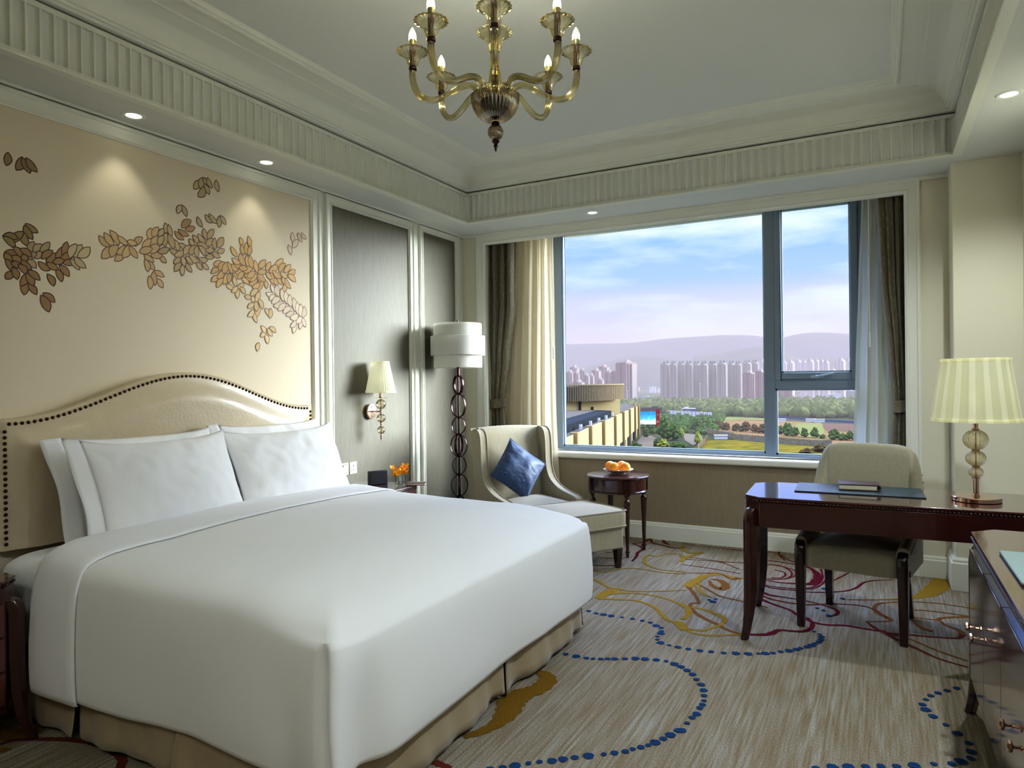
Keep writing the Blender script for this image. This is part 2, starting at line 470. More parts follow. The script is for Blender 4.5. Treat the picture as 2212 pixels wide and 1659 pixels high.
# traced positions in the room, millimetres
LEAVES="a1675,2453,1667,2395;a1733,2449,1708,2385;a1734,2445,1765,2386;a1751,2450,1795,2399;b1745,2143,1795,2114;b1740,2134,1773,2078;b1733,2103,1752,2042;b1733,2103,1691,2049;b1651,2069,1711,2070;b1651,2066,1698,2023;c1778,2065,1758,2012;c1819,2057,1776,2018;c1846,2075,1806,2023;c1811,2022,1779,1990;c1789,2013,1742,1974;c1751,1976,1785,1945;d1657,1996,1714,1998;d1693,2026,1728,1985;d1720,2022,1767,1994;d1727,1974,1750,1993;d1681,1980,1727,1962;d1657,1994,1683,1958;d1660,1965,1685,1916;d1725,1971,1766,1936;d1683,1953,1719,1936;d1687,1912,1659,1878;d1688,1932,1705,1882;d1713,1949,1744,1912;d1750,1874,1734,1814;d1753,1864,1785,1821;d1743,1911,1720,1853;d1744,1912,1772,1859;d1752,1927,1801,1890;d1798,1974,1846,1943;d1873,2027,1834,1977;d1860,2037,1812,1992;d1877,1951,1900,1896;d1891,1971,1934,1925;d1833,1974,1884,1952;d1908,2063,1874,2008;d1927,2090,1909,2022;d1952,2047,1895,1999;d1862,1982,1917,1997;d1908,1985,1958,1990;d1837,1920,1863,1870;d1816,1828,1866,1792;d1807,1817,1840,1744;e1997,2088,1957,2020;e2036,2083,1978,2025;e1972,2087,1939,2015;e1944,2009,1983,1964;e1962,2022,2015,1978;f2085,2149,2136,2104;f2112,2169,2157,2113;f2141,2187,2185,2120;f2182,2165,2234,2130;f2317,2183,2274,2130;f2232,2148,2285,2145;f2098,2038,2151,2105;f2164,2036,2209,2089;f2145,2051,2181,2117;f2176,2073,2218,2122;f2207,2059,2240,2127;f2244,2124,2287,2069;f2367,2242,2356,2178;f2410,2256,2378,2194;f2443,2252,2413,2209;f2418,2206,2362,2152;f2447,2215,2415,2155;f2364,2184,2316,2122;f2421,2102,2454,2070;f2327,2091,2380,2063;f2365,2093,2432,2104;f2417,2160,2359,2107;f2299,2100,2372,2134;f2341,2061,2384,2020;f2330,2067,2346,2005;f2379,2007,2440,1989;f2401,1971,2432,1927;f2379,2007,2387,1936;f2353,1980,2358,1912;g2680,2580,2637,2523;g2711,2604,2677,2537;g2700,2600,2731,2574;g2730,2610,2760,2559;g2707,2569,2738,2516;g2705,2550,2665,2485;g2790,2610,2803,2547;g2559,2409,2529,2359;g2562,2409,2585,2353;g2659,2364,2688,2314;g2738,2398,2795,2356;g2711,2387,2753,2351;g2812,2402,2803,2334;g2815,2403,2852,2360;g2452,2287,2452,2228;g2441,2252,2411,2206;g2459,2234,2448,2157;g2440,2214,2412,2157;g2474,2152,2407,2119;h2614,2335,2555,2284;h2638,2301,2577,2277;h2533,2267,2598,2247;h2511,2252,2565,2217;i2698,2304,2723,2245;i2767,2312,2726,2248;i2660,2265,2710,2223;i2761,2254,2712,2206;i2722,2170,2768,2193;i2776,2263,2777,2194;i2835,2276,2793,2211;i2840,2205,2790,2187;i2756,2180,2810,2154;i2704,2182,2768,2191;i2473,2282,2491,2223;i2603,2225,2629,2194;i2626,2251,2658,2205;i2501,2205,2532,2145;i2470,2230,2501,2153;i2478,2147,2536,2135;i2535,2186,2582,2156;i2508,2114,2568,2151;i2612,2189,2565,2129;i2647,2197,2601,2137;i2653,2207,2727,2193;i2666,2198,2704,2145;i2654,2196,2655,2126;i2764,2145,2711,2135;i2664,2123,2721,2125;i2601,2135,2665,2101;i2650,2099,2682,2062;i2688,2098,2727,2071;i2543,2109,2502,2071;i2579,2123,2618,2084;i2555,2119,2570,2063;i2545,2081,2506,2027;i2559,2070,2554,2010;i2579,2082,2615,2039;j3392,2411,3405,2341;j3471,2423,3515,2392;j3442,2418,3475,2362;j3445,2369,3391,2308;j3354,2319,3376,2260;k2958,2298,2969,2255;k3021,2317,3034,2256;k2972,2258,2985,2196;k3004,2275,3000,2203;k3042,2260,3017,2199;k2890,2230,2933,2176;k2908,2136,2967,2114;k2896,2161,2959,2141;k2956,2200,2993,2129;k3006,2194,3022,2124;k3031,2201,3051,2116;k2764,2103,2826,2126;k2748,2048,2801,2081;k2747,2002,2795,2040;k2783,1970,2827,2035;k2787,2025,2836,2077;k2838,2128,2798,2074;k2832,1994,2857,2062;k2876,2066,2867,2006;k2866,2132,2830,2060;k2866,2131,2893,2066;k2918,2070,2967,2095;k2899,2067,2937,2040;k2937,2040,2981,2088;k2894,2124,2937,2089;k2966,2046,3023,2020;k2989,2075,3035,2038;k2984,2086,3048,2121;k2947,2109,3010,2113;k3070,2174,3090,2100;k3200,2113,3221,2041;k3232,2082,3256,2036;k3322,2059,3301,2001;k3251,2087,3288,2047;k3296,2096,3328,2052;k3322,2091,3369,2031;k3147,2062,3161,2007;k3138,2056,3091,1982;k3026,2013,3086,2054;k3049,1997,3107,2032;k3090,2088,3113,2043;k3038,2038,3084,2087;k3009,2058,3069,2100;k3160,2110,3207,2074;k3096,2101,3150,2050;k3093,2100,3160,2114;k3155,2188,3099,2133;k3197,2182,3160,2122;k3303,2218,3233,2166;k3255,2170,3185,2115;k3323,2191,3268,2127;k3370,2190,3313,2133;k3409,2162,3346,2117;k3346,2115,3413,2082;k3213,2129,3286,2092;k3280,2126,3342,2099;l2907,2052,2923,1991;l2853,1990,2900,1975;l2980,2019,2931,1985;l2954,1990,2990,1955;l2936,1981,2932,1920;l2891,1953,2934,1990;l2990,1936,3037,1933;l3046,1944,3057,1907;l3034,1947,3091,1992;l3106,1979,3072,1911;l3096,1930,3127,1870;l3110,1878,3076,1815;l3059,1840,3079,1781;l3011,1814,3057,1859;l3009,1867,3060,1900;l3072,1913,3077,1851;l3148,1875,3183,1829;l3194,1879,3186,1817;l3115,1760,3151,1714;l3147,1707,3165,1650;l3110,1693,3150,1712;l3182,1755,3233,1726;l3167,1747,3203,1702;l3095,1651,3081,1600;m3199,2035,3233,1981;m3158,1975,3230,1976;m3230,1968,3185,1934;m3250,2040,3262,1964;m3204,1914,3274,1956;m3288,2019,3303,1936;m3219,1896,3300,1933;m3320,2005,3336,1924;m3257,1872,3323,1923;m3360,1987,3369,1907;m3299,1860,3372,1902;m3390,1968,3406,1880;m3325,1845,3392,1873;m3426,1943,3433,1861;m3458,1933,3453,1848;m3493,1918,3471,1844;m3361,1830,3433,1859;m3445,1762,3463,1828;m3386,1730,3418,1794;m3501,1781,3471,1839;m3360,1770,3415,1819;m3415,1801,3464,1848"
DOTS="-1547,3833;-1493,3813;-1446,3812;-1398,3812;-1333,3817;-1271,3819;-1210,3815;-1159,3803;-1118,3770;-1082,3748;-1066,3700;-1060,3664;-1063,3612;-1052,3571;-1024,3534;-974,3521;-927,3514;-1625,4053;-1409,3173;-1351,3171;-1297,3174;-1264,3182;-1229,3195;-1199,3212;-1167,3226;-1122,3251;-1077,3277;-1034,3292;-980,3306;-933,3313;-888,3298;-857,3281;-708,2676;-727,2628;-743,2588;-764,2547;-781,2516;-802,2490;-825,2463;-844,2435;-876,2407;-908,2381;-954,2345;-995,2312;-1029,2282;-1060,2254;-1098,2228;-1129,2201;-1165,2166;-1199,2135;-1234,2103;-873,3513;-817,3518;-761,3531;-703,3541;-647,3563;-590,3584;-545,3611;-516,3628;-483,3651;-450,3685;-414,3717;-383,3750;-365,3777;-338,3809;-319,3841;-305,3876;-288,3908;-280,3948;-281,3992;-293,4028;-323,4060;-850,3279;-815,3251;-782,3218;-753,3171;-721,3127;-699,3075;-685,3023;-675,2975;-673,2935;-675,2900;-676,2842;-684,2803;-692,2749;-695,2682;292,3595;253,3548;216,3504;186,3460;166,3409;150,3351;159,3305;182,3252;223,3196;255,3137;286,3073;288,3006;280,2953;247,2913;217,2881;161,2851;99,2809;44,2775;-6,2752;-53,2725;-107,2695;-157,2667;-208,2633;-920,4333;-949,4359;-918,4392;-325,4920;-212,4746;-340,4484;-304,4455;-268,4368"
STROKES="""g|110,130,110,60,35,22,14|376,5507;342,5332;272,5112;208,5003;138,4924;10,4835;-186,4742
o|16|-186,4742;-50,4799;95,4880;178,4877;309,4902;458,4885;562,4859
o|16,20,22,24,30,34,20,8|178,4877;51,4798;-16,4733;-36,4627;-16,4545;32,4480;43,4429;-74,4358
o|30,26,22,22,30,22,16|283,4561;313,4619;440,4696;551,4708
o|40,30,20,14,14|383,4358;372,4429;312,4492;283,4553;150,4553
r|10,26,34,26,22,20,30|-74,4358;-23,4255;29,4208;131,4233;253,4256;353,4289;383,4358
r|34,26,22,18,16|0,4245;50,4156;145,4049;240,3942;361,3880
o|16|43,4190;136,4162;228,4067;315,4001;369,3965
m|30,26,24,24,26|-382,4277;-349,4222;-276,4203;-176,4238;-106,4232;-15,4225
m|24,26,30,30,26,40,26|-382,4277;-344,4205;-343,4102;-381,4036;-442,4014;-496,4000;-540,3909;-629,3862
o|26,24,26,30,24,20,30|-629,3862;-691,3852;-765,3894;-808,3940;-889,3998;-984,4100;-1035,4234;-999,4284;-1057,4429;-1133,4577
g|22,22,24,22|-991,3836;-950,3776;-901,3748;-819,3751;-695,3825;-629,3862
g|20,22,24,26,40,30,24|-988,3824;-930,3799;-859,3821;-805,3928;-787,4006;-807,4068;-883,4134;-964,4172;-1021,4176
g|60,70,50,30,24|-1138,4575;-1131,4676;-1098,4856;-1004,4966;-879,4920;-786,4986
o|16,18,18,16|-1099,4672;-1020,4594;-904,4468;-774,4428;-687,4404;-601,4366
g|12|-1097,4712;-1032,4513;-942,4414
g|12|-1100,4632;-1033,4476;-971,4417
o|16,40,60,50,20|-1039,4781;-996,4674;-925,4621;-919,4720;-973,4813;-1038,4823
o|10,16,20,20,60|-1258,4887;-1118,4946;-1008,4986;-914,4883;-867,4939
r|14|-1092,5295;-890,5367;-695,5388;-559,5314;-527,5197;-564,5072;-648,5012;-767,4995
m|12,14,20,50,60,40,20,14|-845,5513;-665,5499;-488,5440;-417,5337;-386,5180;-411,5005;-494,4965;-619,4944;-777,4991
m|14|-678,5256;-612,5221;-592,5143;-613,5061;-672,5041
m|14|-831,5346;-675,5398;-577,5283;-553,5150;-591,5039;-686,4993
r|10|-1356,5269;-1081,5300;-898,5151
r|10|-1316,5114;-1107,5096;-880,5048
r|10,12,14,20|-1490,5798;-1347,5744;-1147,5750;-949,5731;-744,5773;-608,5576;-526,5517;-432,5398
r|16|-709,5873;-705,5737;-639,5561
m|14|-382,5422;-354,5153;-396,4935;-493,4850;-624,4824;-738,4866
m|14|-338,5443;-331,5165;-377,4925;-489,4814;-619,4788;-735,4848
m|10,16,18,14,12|77,5342;-81,5225;-150,5016;-228,4905;-386,4809;-525,4797;-658,4789
m|12|-191,5424;-235,5294;-286,5145
m|40,30,18,14,14,24,20,12|-737,4731;-637,4633;-524,4618;-415,4604;-306,4558;-235,4498;-228,4426;-261,4365
r|30,20,14,12|-713,4632;-587,4536;-408,4525;-241,4622;-73,4640;32,4480
m|30,20,24|-714,4578;-615,4472;-480,4378;-435,4309;-382,4277
g|30,40,30|-1086,4209;-1031,4139;-1000,4032;-1016,3936
o|14|146,4686;251,4722;441,4711;543,4704
o|10,24,40|148,4509;188,4391;244,4345
g|30,40,20,26,40,20|-1462,5689;-1418,5564;-1335,5481;-1249,5533;-1314,5394;-1345,5274;-1333,5179
o|12|-1303,5346;-1019,5330;-783,5394
g|30,24,18,14,12|-1801,4453;-1734,4444;-1617,4342;-1568,4327;-1409,4330;-1134,4493
g|60,70,40|-1584,4083;-1579,4210;-1531,4345
g|40,26,24,24,30,40|-1584,4083;-1445,4127;-1350,4146;-1221,4078;-1140,3963;-1072,3880;-1018,3878;-972,3845
g|40,20,20,24|-1556,4204;-1444,4276;-1295,4295;-1151,4244;-1048,4147
g|30,50,60|-1033,3870;-997,3833;-955,3773
G|40,70,90,90,110,120,100,60,45,30|-1460,2921;-1395,2905;-1360,2848;-1364,2757;-1404,2668;-1406,2586;-1378,2492;-1376,2385;-1406,2302;-1439,2252
r|34,30,24|-1442,2055;-1404,2050;-1363,2048
o|16,24,20|-1950,5037;-1844,5062;-1825,5150;-1888,5256;-1947,5200
m|16,26,20,18|-1675,5041;-1693,5213;-1718,5309;-1725,5476;-1857,5594
g|12,14,24,24,16,14,14|-1243,4931;-1408,4905;-1536,4984;-1602,5101;-1624,5272;-1545,5257;-1495,5388;-1372,5393
g|40,30|-1377,5364;-1330,5282
r|14|-1950,4810;-1809,4829;-1709,4925
g|14|-1902,4690;-1771,4663;-1678,4798;-1580,4859;-1401,4841;-1227,4867
r|16,24,20|-1845,5599;-1779,5693;-1765,5827;-1712,5693;-1587,5630;-1486,5590;-1421,5649
r|20,40,14|-1656,5827;-1617,5738;-1560,5673
r|14,20|-1761,5548;-1784,5753;-1769,5838
G|60,90,50|-3271,1478;-3266,1510;-3249,1548;-3195,1563
G|70,100,70|-3196,1444;-3119,1441;-3025,1462;-3009,1545
G|30,60|-2973,1373;-2937,1366
r|20,26,30,34,34|-3011,1391;-2996,1437;-2892,1496;-2785,1542;-2662,1565;-2555,1560;-2477,1541;-2427,1498"""
# the city outside, metres
BROWN="-427,992,12.0,16.9;-448,1059,14.8,25.7;-395,941,9.0,14.7;-447,1092,12.7,21.1;-392,974,8.6,11.0;-389,986,8.0,11.2;-404,1045,14.3,19.5;-413,1105,17.1,27.0;-357,977,13.2,15.3;-334,943,14.1,15.8;-312,924,27.0,27.5;-387,1019,10.1,4.9;-346,831,14.2,1.3"
GREY="-283,1021,14.3,27.2;-267,1005,9.9,26.5;-265,1042,11.4,27.1;-246,1011,10.9,26.1;-243,1047,11.0,26.4;-225,1015,10.8,25.4;-222,1052,8.8,26.0;-213,1018,14.1,25.1;-198,1011,12.2,25.8;-194,1057,10.9,25.8;-182,1044,9.3,24.9;-192,1185,12.7,29.7;-180,1186,11.3,30.1"
WHITE="-151,948,15.2,10.6;-133,920,11.9,11.9;-176,1238,13.7,33.2;-134,1182,6.7,29.6;-116,978,10.1,-9.3;-100,925,9.9,9.6;-126,1193,10.9,30.0;-120,1244,13.2,31.9;-105,1185,10.1,29.3;-88,1086,9.2,28.6;-82,1117,7.2,29.1;-72,1078,6.4,27.6;-64,1038,7.6,25.4;-47,1059,11.7,27.7;-39,1109,9.0,28.7;-29,1150,12.5,28.1;-70,1298,10.7,17.2"
LOW="w,-516,1734,16.4,-14.3;w,-497,1730,10.2,-18.6;w,-708,2573,17.1,-23.2;g,-410,1525,22.1,-16.9;g,-368,1456,23.4,-14.8;g,-336,1453,36.9,-16.7;c,-310,1436,6.4,-15.8;g,-317,1039,15.4,-23.7;w,-269,880,9.9,-26.5;b,-264,897,7.4,-27.3;b,-253,974,41.5,-27.3;w,-644,2013,9.7,-17.7;w,-813,2619,21.9,-20.5;w,-285,878,10.6,-27.9;k,-186,631,24.2,-24.5;n,-169,631,8.0,-24.7;B,-159,641,16.5,-25.3;c,-223,1160,28.0,-22.0;c,-195,1161,28.7,-22.7;w,-185,1212,10.9,-26.3;p,-148,1014,16.1,-27.7;p,-92,1057,22.3,-27.1;w,-53,1006,16.6,-19.8;g,-38,1062,17.2,-16.5;g,-83,1120,22.2,-13.6;c,-113,1213,20.8,-20.0;w,-132,1163,24.5,-25.5"
TREES="-138,438,4.7,6.3;-102,363,11.2,6.9;-95,355,8.4,7.2;-96,376,5.3,3.1;-94,321,3.5,2.7;-89,315,4.1,4.5;-100,310,2.2,4.5;-123,487,6.3,8.6;-119,498,5.3,8.8;-106,474,6.1,10.0;-114,370,4.4,3.5;-118,393,5.2,4.2;-77,332,6.3,3.1;-76,320,2.3,5.6;-172,577,4.8,10.4;-146,522,5.6,9.3;-136,514,5.5,9.1;-113,431,4.6,7.7;-94,408,2.9,5.8;-101,435,7.2,6.1;-96,436,5.6,5.6;-89,439,5.6,6.7;-83,433,4.6,6.1;-76,428,4.5,6.0;-70,424,5.9,6.4;-64,419,4.9,5.8;-59,414,5.3,6.2;-49,411,4.7,5.7;-44,401,6.9,6.5;-40,397,5.0,5.5;-35,393,5.0,4.1;-30,392,5.4,4.5;-26,388,2.2,3.6;-20,382,5.3,7.0;-16,379,3.5,4.3;-13,380,4.8,4.8;-10,381,4.4,4.8;-81,350,5.3,2.9;-75,320,2.3,3.0;-70,318,2.2,3.4;-22,318,3.7,5.8;-27,312,2.2,5.4"
FENCE="-91.3,412.7;-79.0,391.3;-70.0,380.0;-66.6,370.3;-50.4,361.0;-37.1,351.9;-25.9,345.2;-19.3,347.8"
FENCE2="-78.6,360.6;-75.7,341.9;-73.8,324.7;-71.7,309.2"
WAREHOUSE="-157.4,567.8;-114.3,540.6"
BLUEROAD="-136.6,646.6;-103.8,616.6;-83.5,603.9;-55.9,577.2;-36.2,549.2;-16.1,534.9;-4.0,524.5"
GRASSPTS="-69.1,214.4;-78.1,358.2;-65.7,365.4;-49.5,354.1;-36.6,347.6;-18.9,341.7;-2.7,343.9;5.5,198.9"
DIRTPTS="-111.6,537.9;-93.5,554.7;-52.7,544.3;-35.1,524.3;0.8,521.4;0.5,361.8;-19.4,349.9;-67.5,375.4;-87.2,417.5"
GREENPTS="-51.0,509.9;-36.7,533.6;-28.9,451.5;-26.9,390.2;-33.9,398.7;-43.3,432.7"
GREEN2="-127.5,603.3;-81.4,588.7;-76.6,553.8;-95.8,554.0;-110.5,532.7"
BROWNPTS="-34.6,524.5;0.8,521.4;0.7,447.8;-27.6,451.9;-30.8,473.4"
ROADPTS="-98.2,298.8;-108.2,334.5;-118.2,374.3;-114.8,381.7;-105.2,361.6;-94.5,316.7;-87.8,287.9"
ROAD2="-103.2,405.2;-89.9,396.7;-80.4,360.0;-79.0,331.4;-89.2,356.7"
PODIUM="-67.3,148.9;-70.7,161.5;-76.3,185.5;-83.8,215.8;-89.4,243.6;-98.3,280.0;-104.9,309.0;-113.4,343.1;-119.6,370.6;-122.4,382.9;-129.4,402.4;-142.0,431.6"
RAIL="-79.7,177.6;-81.9,187.2;-90.3,224.7;-104.0,287.7"
RIDGE1="-2123,4747,285;-2083,4764,285;-1875,4850,286;-1666,4926,286;-1536,4968,295;-1377,5014,312;-1077,5087,324;-994,5104,327;-803,5138,318;-707,5152,303;-598,5166,295;-511,5175,313;-382,5186,322;-166,5197,304;14,5200,276"
RIDGE2="-1348,3012,46;-1263,3049,60;-1209,3071,78;-1119,3104,100;-1047,3129,118;-957,3158,121;-832,3193,102;-744,3215,86;-755,3212,112;-614,3242,131;-452,3269,153;-375,3279,129;-309,3286,94;-211,3293,88;8,3300,93"
SKYLO = .71
SKYHI = 5.5
SUN_E = 8.0
BULB_E = 15
DL_E = 2.6
FILL_PANEL_E = 5
SIDE_FILL_E = 75
DESK_E = 34
WBT = 5900
VT, LOOK, EXPO = "Standard", "Medium High Contrast", 0.92
WBTINT = 5
# ------------------------------------------------------------------ the room shell
LX, BY, RX, NY = -3.49, 5.54, .80, -1.6      # left wall, window wall, right wall, wall behind
SZ = 2.77                                    # soffit height
struct('floor', MB().box((LX - .25, NY - .2, -.12), (RX + .25, 6.2, 0)), X['carpet'])

def ribbon_stroke(mb, pts, widths, z, col, cols):
    P = spline([(a[0], a[1], 0) for a in pts], 6)
    n = len(P); L = []; Rr = []
    for i, p in enumerate(P):
        t = (P[min(i + 1, n - 1)] - P[max(i - 1, 0)])
        if t.length < 1e-6: t = Vector((1, 0, 0))
        t.normalize(); q = Vector((-t.y, t.x, 0))
        f = i / (n - 1) * (len(widths) - 1); k = min(int(f), len(widths) - 2) if len(widths) > 1 else 0
        w = widths[0] if len(widths) == 1 else widths[k] + (widths[k + 1] - widths[k]) * (f - k)
        w *= .5 * (1 + .12 * math.sin(i * 1.7))
        L.append((p.x + q.x * w, p.y + q.y * w, z)); Rr.append((p.x - q.x * w, p.y - q.y * w, z))
    o = len(mb.v); mb.grid([L, Rr]); mb.c += [cols] * (len(mb.v) - o)

def motif():
    mb = MB(); mb.c = []
    CC = {'g': lin((158, 128, 48)), 'G': lin((128, 98, 34)), 'o': lin((130, 88, 44)), 'r': lin((108, 54, 42)), 'm': lin((98, 28, 42))}
    z = .0012
    for ln in STROKES.split('\n'):
        c, w, p = ln.split('|')
        pts = [tuple(float(q) / 1000 for q in a.split(',')) for a in p.split(';')]
        z += .00002
        ribbon_stroke(mb, pts, [float(q) / 1000 for q in w.split(',')], z, c, CC[c])
    # the same flourishes carry on under the furniture and towards the camera side of the room
    rnd = random.Random(3)
    for i, a in enumerate(DOTS.split(';')):
        x, y = [float(q) / 1000 for q in a.split(',')]
        r = .5 * rnd.choice([.024, .03, .036, .03, .042]); z += .00001
        o = len(mb.v); k = 14; ph = rnd.random() * 6
        mb.add([(x + r * (1 + .08 * math.sin(5 * t + ph)) * math.cos(2 * PI * t / k), y + r * (1.0 + .1 * math.sin(3 * t)) * math.sin(2 * PI * t / k), z) for t in range(k)], [tuple(range(k))])
        mb.c += [lin((42, 72, 116))] * k
    return mb
fl = bpy.data.objects['floor']
motif().build('carpet_motif', X['carpetpat'], fl, smooth=False)

# outer shell
W = .2
struct('wall_left', MB().box((LX - W, NY - W, -.1), (LX, BY, 3.4)), X['trim'])
struct('wall_near', MB().box((LX - W, NY - W, -.1), (RX + W, NY, 3.4)), X['darkwall'])  # unseen wall given a dark colour to cut bounce light on the bed
struct('wall_right', MB().box((RX, NY - W, -.1), (RX + W, BY + .5, 3.4)), X['wall'])
struct('ceiling', MB().box((LX - W, NY - W, 3.2), (RX + W, 6.2, 3.4)), X['ceil'])
# window wall: piers left and right, header, and the recess behind with the window opening
WX0, WX1, WT = -3.233, .166, 2.668           # casing opening
FX0, FX1, FZ0, FZ1 = -2.72, -.09, .745, 2.78  # aluminium window
wb = MB()
wb.box((LX - W, BY, -.1), (WX0 - .02, 5.95, 3.4)).box((WX1 + .02, BY, -.1), (RX + W, 5.95, 3.4)).box((WX0 - .1, BY, WT + .02), (WX1 + .1, BY + .05, 3.4))
wb.box((LX, BY + .05, 2.80), (RX, 5.95, 3.4))
wb.box((LX - W, 5.95, -.1), (FX0, 6.15, 3.4)).box((FX1, 5.95, -.1), (RX + W, 6.15, 3.4)).box((FX0 - .1, 5.95, -.1), (FX1 + .1, 6.15, FZ0 - .01)).box((FX0 - .1, 5.95, FZ1), (FX1 + .1, 6.15, 3.4))
struct('wall_window', wb, X['wall'])
struct('wall_window_apron', MB().box((WX0 - .08, 5.853, 0), (WX1 + .08, 5.95, .70)), X['paper2'])
# projecting pier at the right
struct('pillar', MB().box((.43, 5.27, 0), (RX + .05, BY + .05, 3.3)), X['wall'], bevel=.004)

def frame(mb, axis, c, a0, a1, z0, z1, prof, sgn=1):
    """mitred rectangular moulding: prof = [(inset, relief)]"""
    rows = []
    for o, h in prof:
        q = [(a0 + o, z0 + o), (a1 - o, z0 + o), (a1 - o, z1 - o), (a0 + o, z1 - o)]
        rows.append([(c + sgn * h, a, z) if axis == 'x' else (a, c + sgn * h, z) for a, z in q])
    mb.grid(rows, close_u=True)
    return mb
CAS = [(0, 0), (0, .022), (.006, .027), (.018, .027), (.022, .018), (.030, .016), (.062, .016), (.066, .022), (.074, .022), (.080, .012), (.085, .010), (.085, 0)]
CAS2 = [(0, 0), (0, .020), (.005, .024), (.014, .024), (.017, .014), (.034, .014), (.037, .020), (.044, .020), (.049, .008), (.049, 0)]
n = 0
for i, (a0, a1, prof, m) in enumerate([(.26, 1.37, CAS2, 'paper'), (1.42, 3.64, CAS, 'mural'), (3.696, 4.75, CAS, 'paper'), (4.841, 5.452, CAS2, 'paper')]):
    if i == 2:
        prof = [(o * .8, h) for o, h in CAS]
    n += 1
    struct('trim_%d' % n, frame(MB(), 'x', LX, a0, a1, .1, 2.748, prof), X['trim'], smooth=True)
    o = prof[-1][0]
    struct('wall_left_panel_%d' % n, MB().box((LX - .01, a0 + o - .004, .1), (LX + .002, a1 - o + .004, 2.748 - o + .004)), X[m])
# window casing
struct('trim_5', frame(MB(), 'y', BY, WX0 - .097, WX1 + .097, -.4, 2.765, [(o * 1.14, h) for o, h in CAS] + [(.097, -.03)], -1), X['trim'], smooth=True)
struct('trim_6', MB().box((LX, BY - .03, 2.745), (RX, BY, SZ + .01)).box((LX, NY, 2.755), (LX + .03, BY, SZ + .01)), X['trim'], bevel=.006)
# baseboards
def baseb(name, a, b, normal):
    (x0, y0), (x1, y1) = a, b
    mb = MB(); nx, ny = normal
    prof = [(0, 0), (.022, 0), (.022, .118), (.016, .124), (.016, .136), (.010, .147), (0, .147)]
    rows = [[(x0 + nx * h, y0 + ny * h, z) for h, z in prof], [(x1 + nx * h, y1 + ny * h, z) for h, z in prof]]
    mb.grid(rows)
    struct(name, mb, X['trim'], smooth=False)
baseb('baseboard_left', (LX, NY), (LX, BY), (1, 0))
baseb('baseboard_window', (WX0, 5.853), (WX1 + .05, 5.853), (0, -1))
baseb('baseboard_window_right', (WX1 + .097, BY), (.43, BY), (0, -1))
mbp = MB()
prof = [(0, 0), (.026, 0), (.026, .175), (.018, .182), (.018, .196), (.008, .212), (0, .212)]
rows = []
for h, z in prof:
    rows.append([(.43 - h, BY, z), (.43 - h, 5.27 - h, z), (RX, 5.27 - h, z)])
struct('baseboard_pillar', mbp.grid(rows), X['trim'])
baseb('baseboard_right', (RX, NY), (RX, 5.27), (-1, 0))
baseb('baseboard_near', (LX, NY), (RX, NY), (0, 1))
# recess reveal and sill
struct('window_sill', MB().box((WX0 - .07, 5.80, .677), (WX1 + .07, 5.98, .732)), X['trim'], bevel=.018, seg=4)

# soffit and coffered ceiling
TX0, TX1, TY0, TY1 = -3.147, .423, -.25, 5.09
sf = MB()
sf.box((LX, NY, SZ), (TX0 - .03, BY, 3.2)).box((TX1 + .03, NY, SZ), (RX, BY, 3.2)).box((TX0 - .03, TY1 + .03, SZ), (TX1 + .03, BY, 3.2)).box((TX0 - .03, NY, SZ), (TX1 + .03, TY0 - .03, 3.2))
struct('ceiling_soffit', sf, X['ceil'])
def ring(mb, prof):
    rows = []
    for o, z in prof:
        rows.append([(TX0 + o, TY0 + o, z), (TX1 - o, TY0 + o, z), (TX1 - o, TY1 - o, z), (TX0 + o, TY1 - o, z)])
    return mb.grid(rows, close_u=True)
struct('trim_7', ring(MB(), [(-.05, SZ - .001), (-.006, SZ - .004), (.002, SZ - .002), (.004, SZ + .004), (.002, SZ + .010), (-.012, SZ + .013), (-.012, SZ + .018)]), X['trim'], smooth=True)
arc = [(.045 + .135 * (1 - math.cos(a * PI / 20)), 3.082 + .090 * math.sin(a * PI / 20)) for a in range(11)]
struct('trim_8', ring(MB(), [(-.012, 3.024), (-.012, 3.034), (-.03, 3.034), (-.03, 3.044), (.012, 3.045), (.018, 3.054), (.030, 3.057), (.034, 3.068), (.042, 3.071), (.045, 3.082)] + arc[1:] + [(.186, 3.172), (.188, 3.178), (.300, 3.178), (.302, 3.168), (.312, 3.164), (.322, 3.168), (.326, 3.176), (.336, 3.180), (.344, 3.196), (.352, 3.201)]), X['trim'], smooth=True)
def flutes(a, b, nrm):
    """fluted frieze board from a to b (xy), nrm pointing into the room"""
    mb = MB(); A = Vector((*a, 0)); B = Vector((*b, 0)); L = (B - A).length; t = (B - A) / L; nv = Vector((*nrm, 0))
    k = int(L / .0575); p = L / k; row = []
    caps = []
    for i in range(k):
        s0 = i * p + .004; s1 = (i + 1) * p - .004
        seg = []
        for j in range(9):
            u = j / 8; d = .021 * math.sqrt(max(0, 1 - (2 * u - 1) ** 2))
            seg.append((s0 + (s1 - s0) * u, d))
        if i == 0: row.append((0, 0))
        row += seg; caps.append(seg)
    row.append((L, 0))
    def pt(s, d, z):
        q = A + t * s - nv * d; return (q.x, q.y, z)
    z0, z1 = SZ + .018, 3.024; za, zb = z0 + .010, z1 - .014
    mb.grid([[pt(s, 0, z0) for s, d in row], [pt(s, 0, za) for s, d in row]])
    mb.grid([[pt(s, d, za) for s, d in row], [pt(s, d, zb) for s, d in row]])
    mb.grid([[pt(s, 0, zb) for s, d in row], [pt(s, 0, z1) for s, d in row]])
    for seg in caps:
        for z in (za, zb):
            mb.add([pt(s, d, z) for s, d in seg] + [pt(s, 0, z) for s, d in seg[::-1]], [tuple(range(18))])
    return mb
h = .012
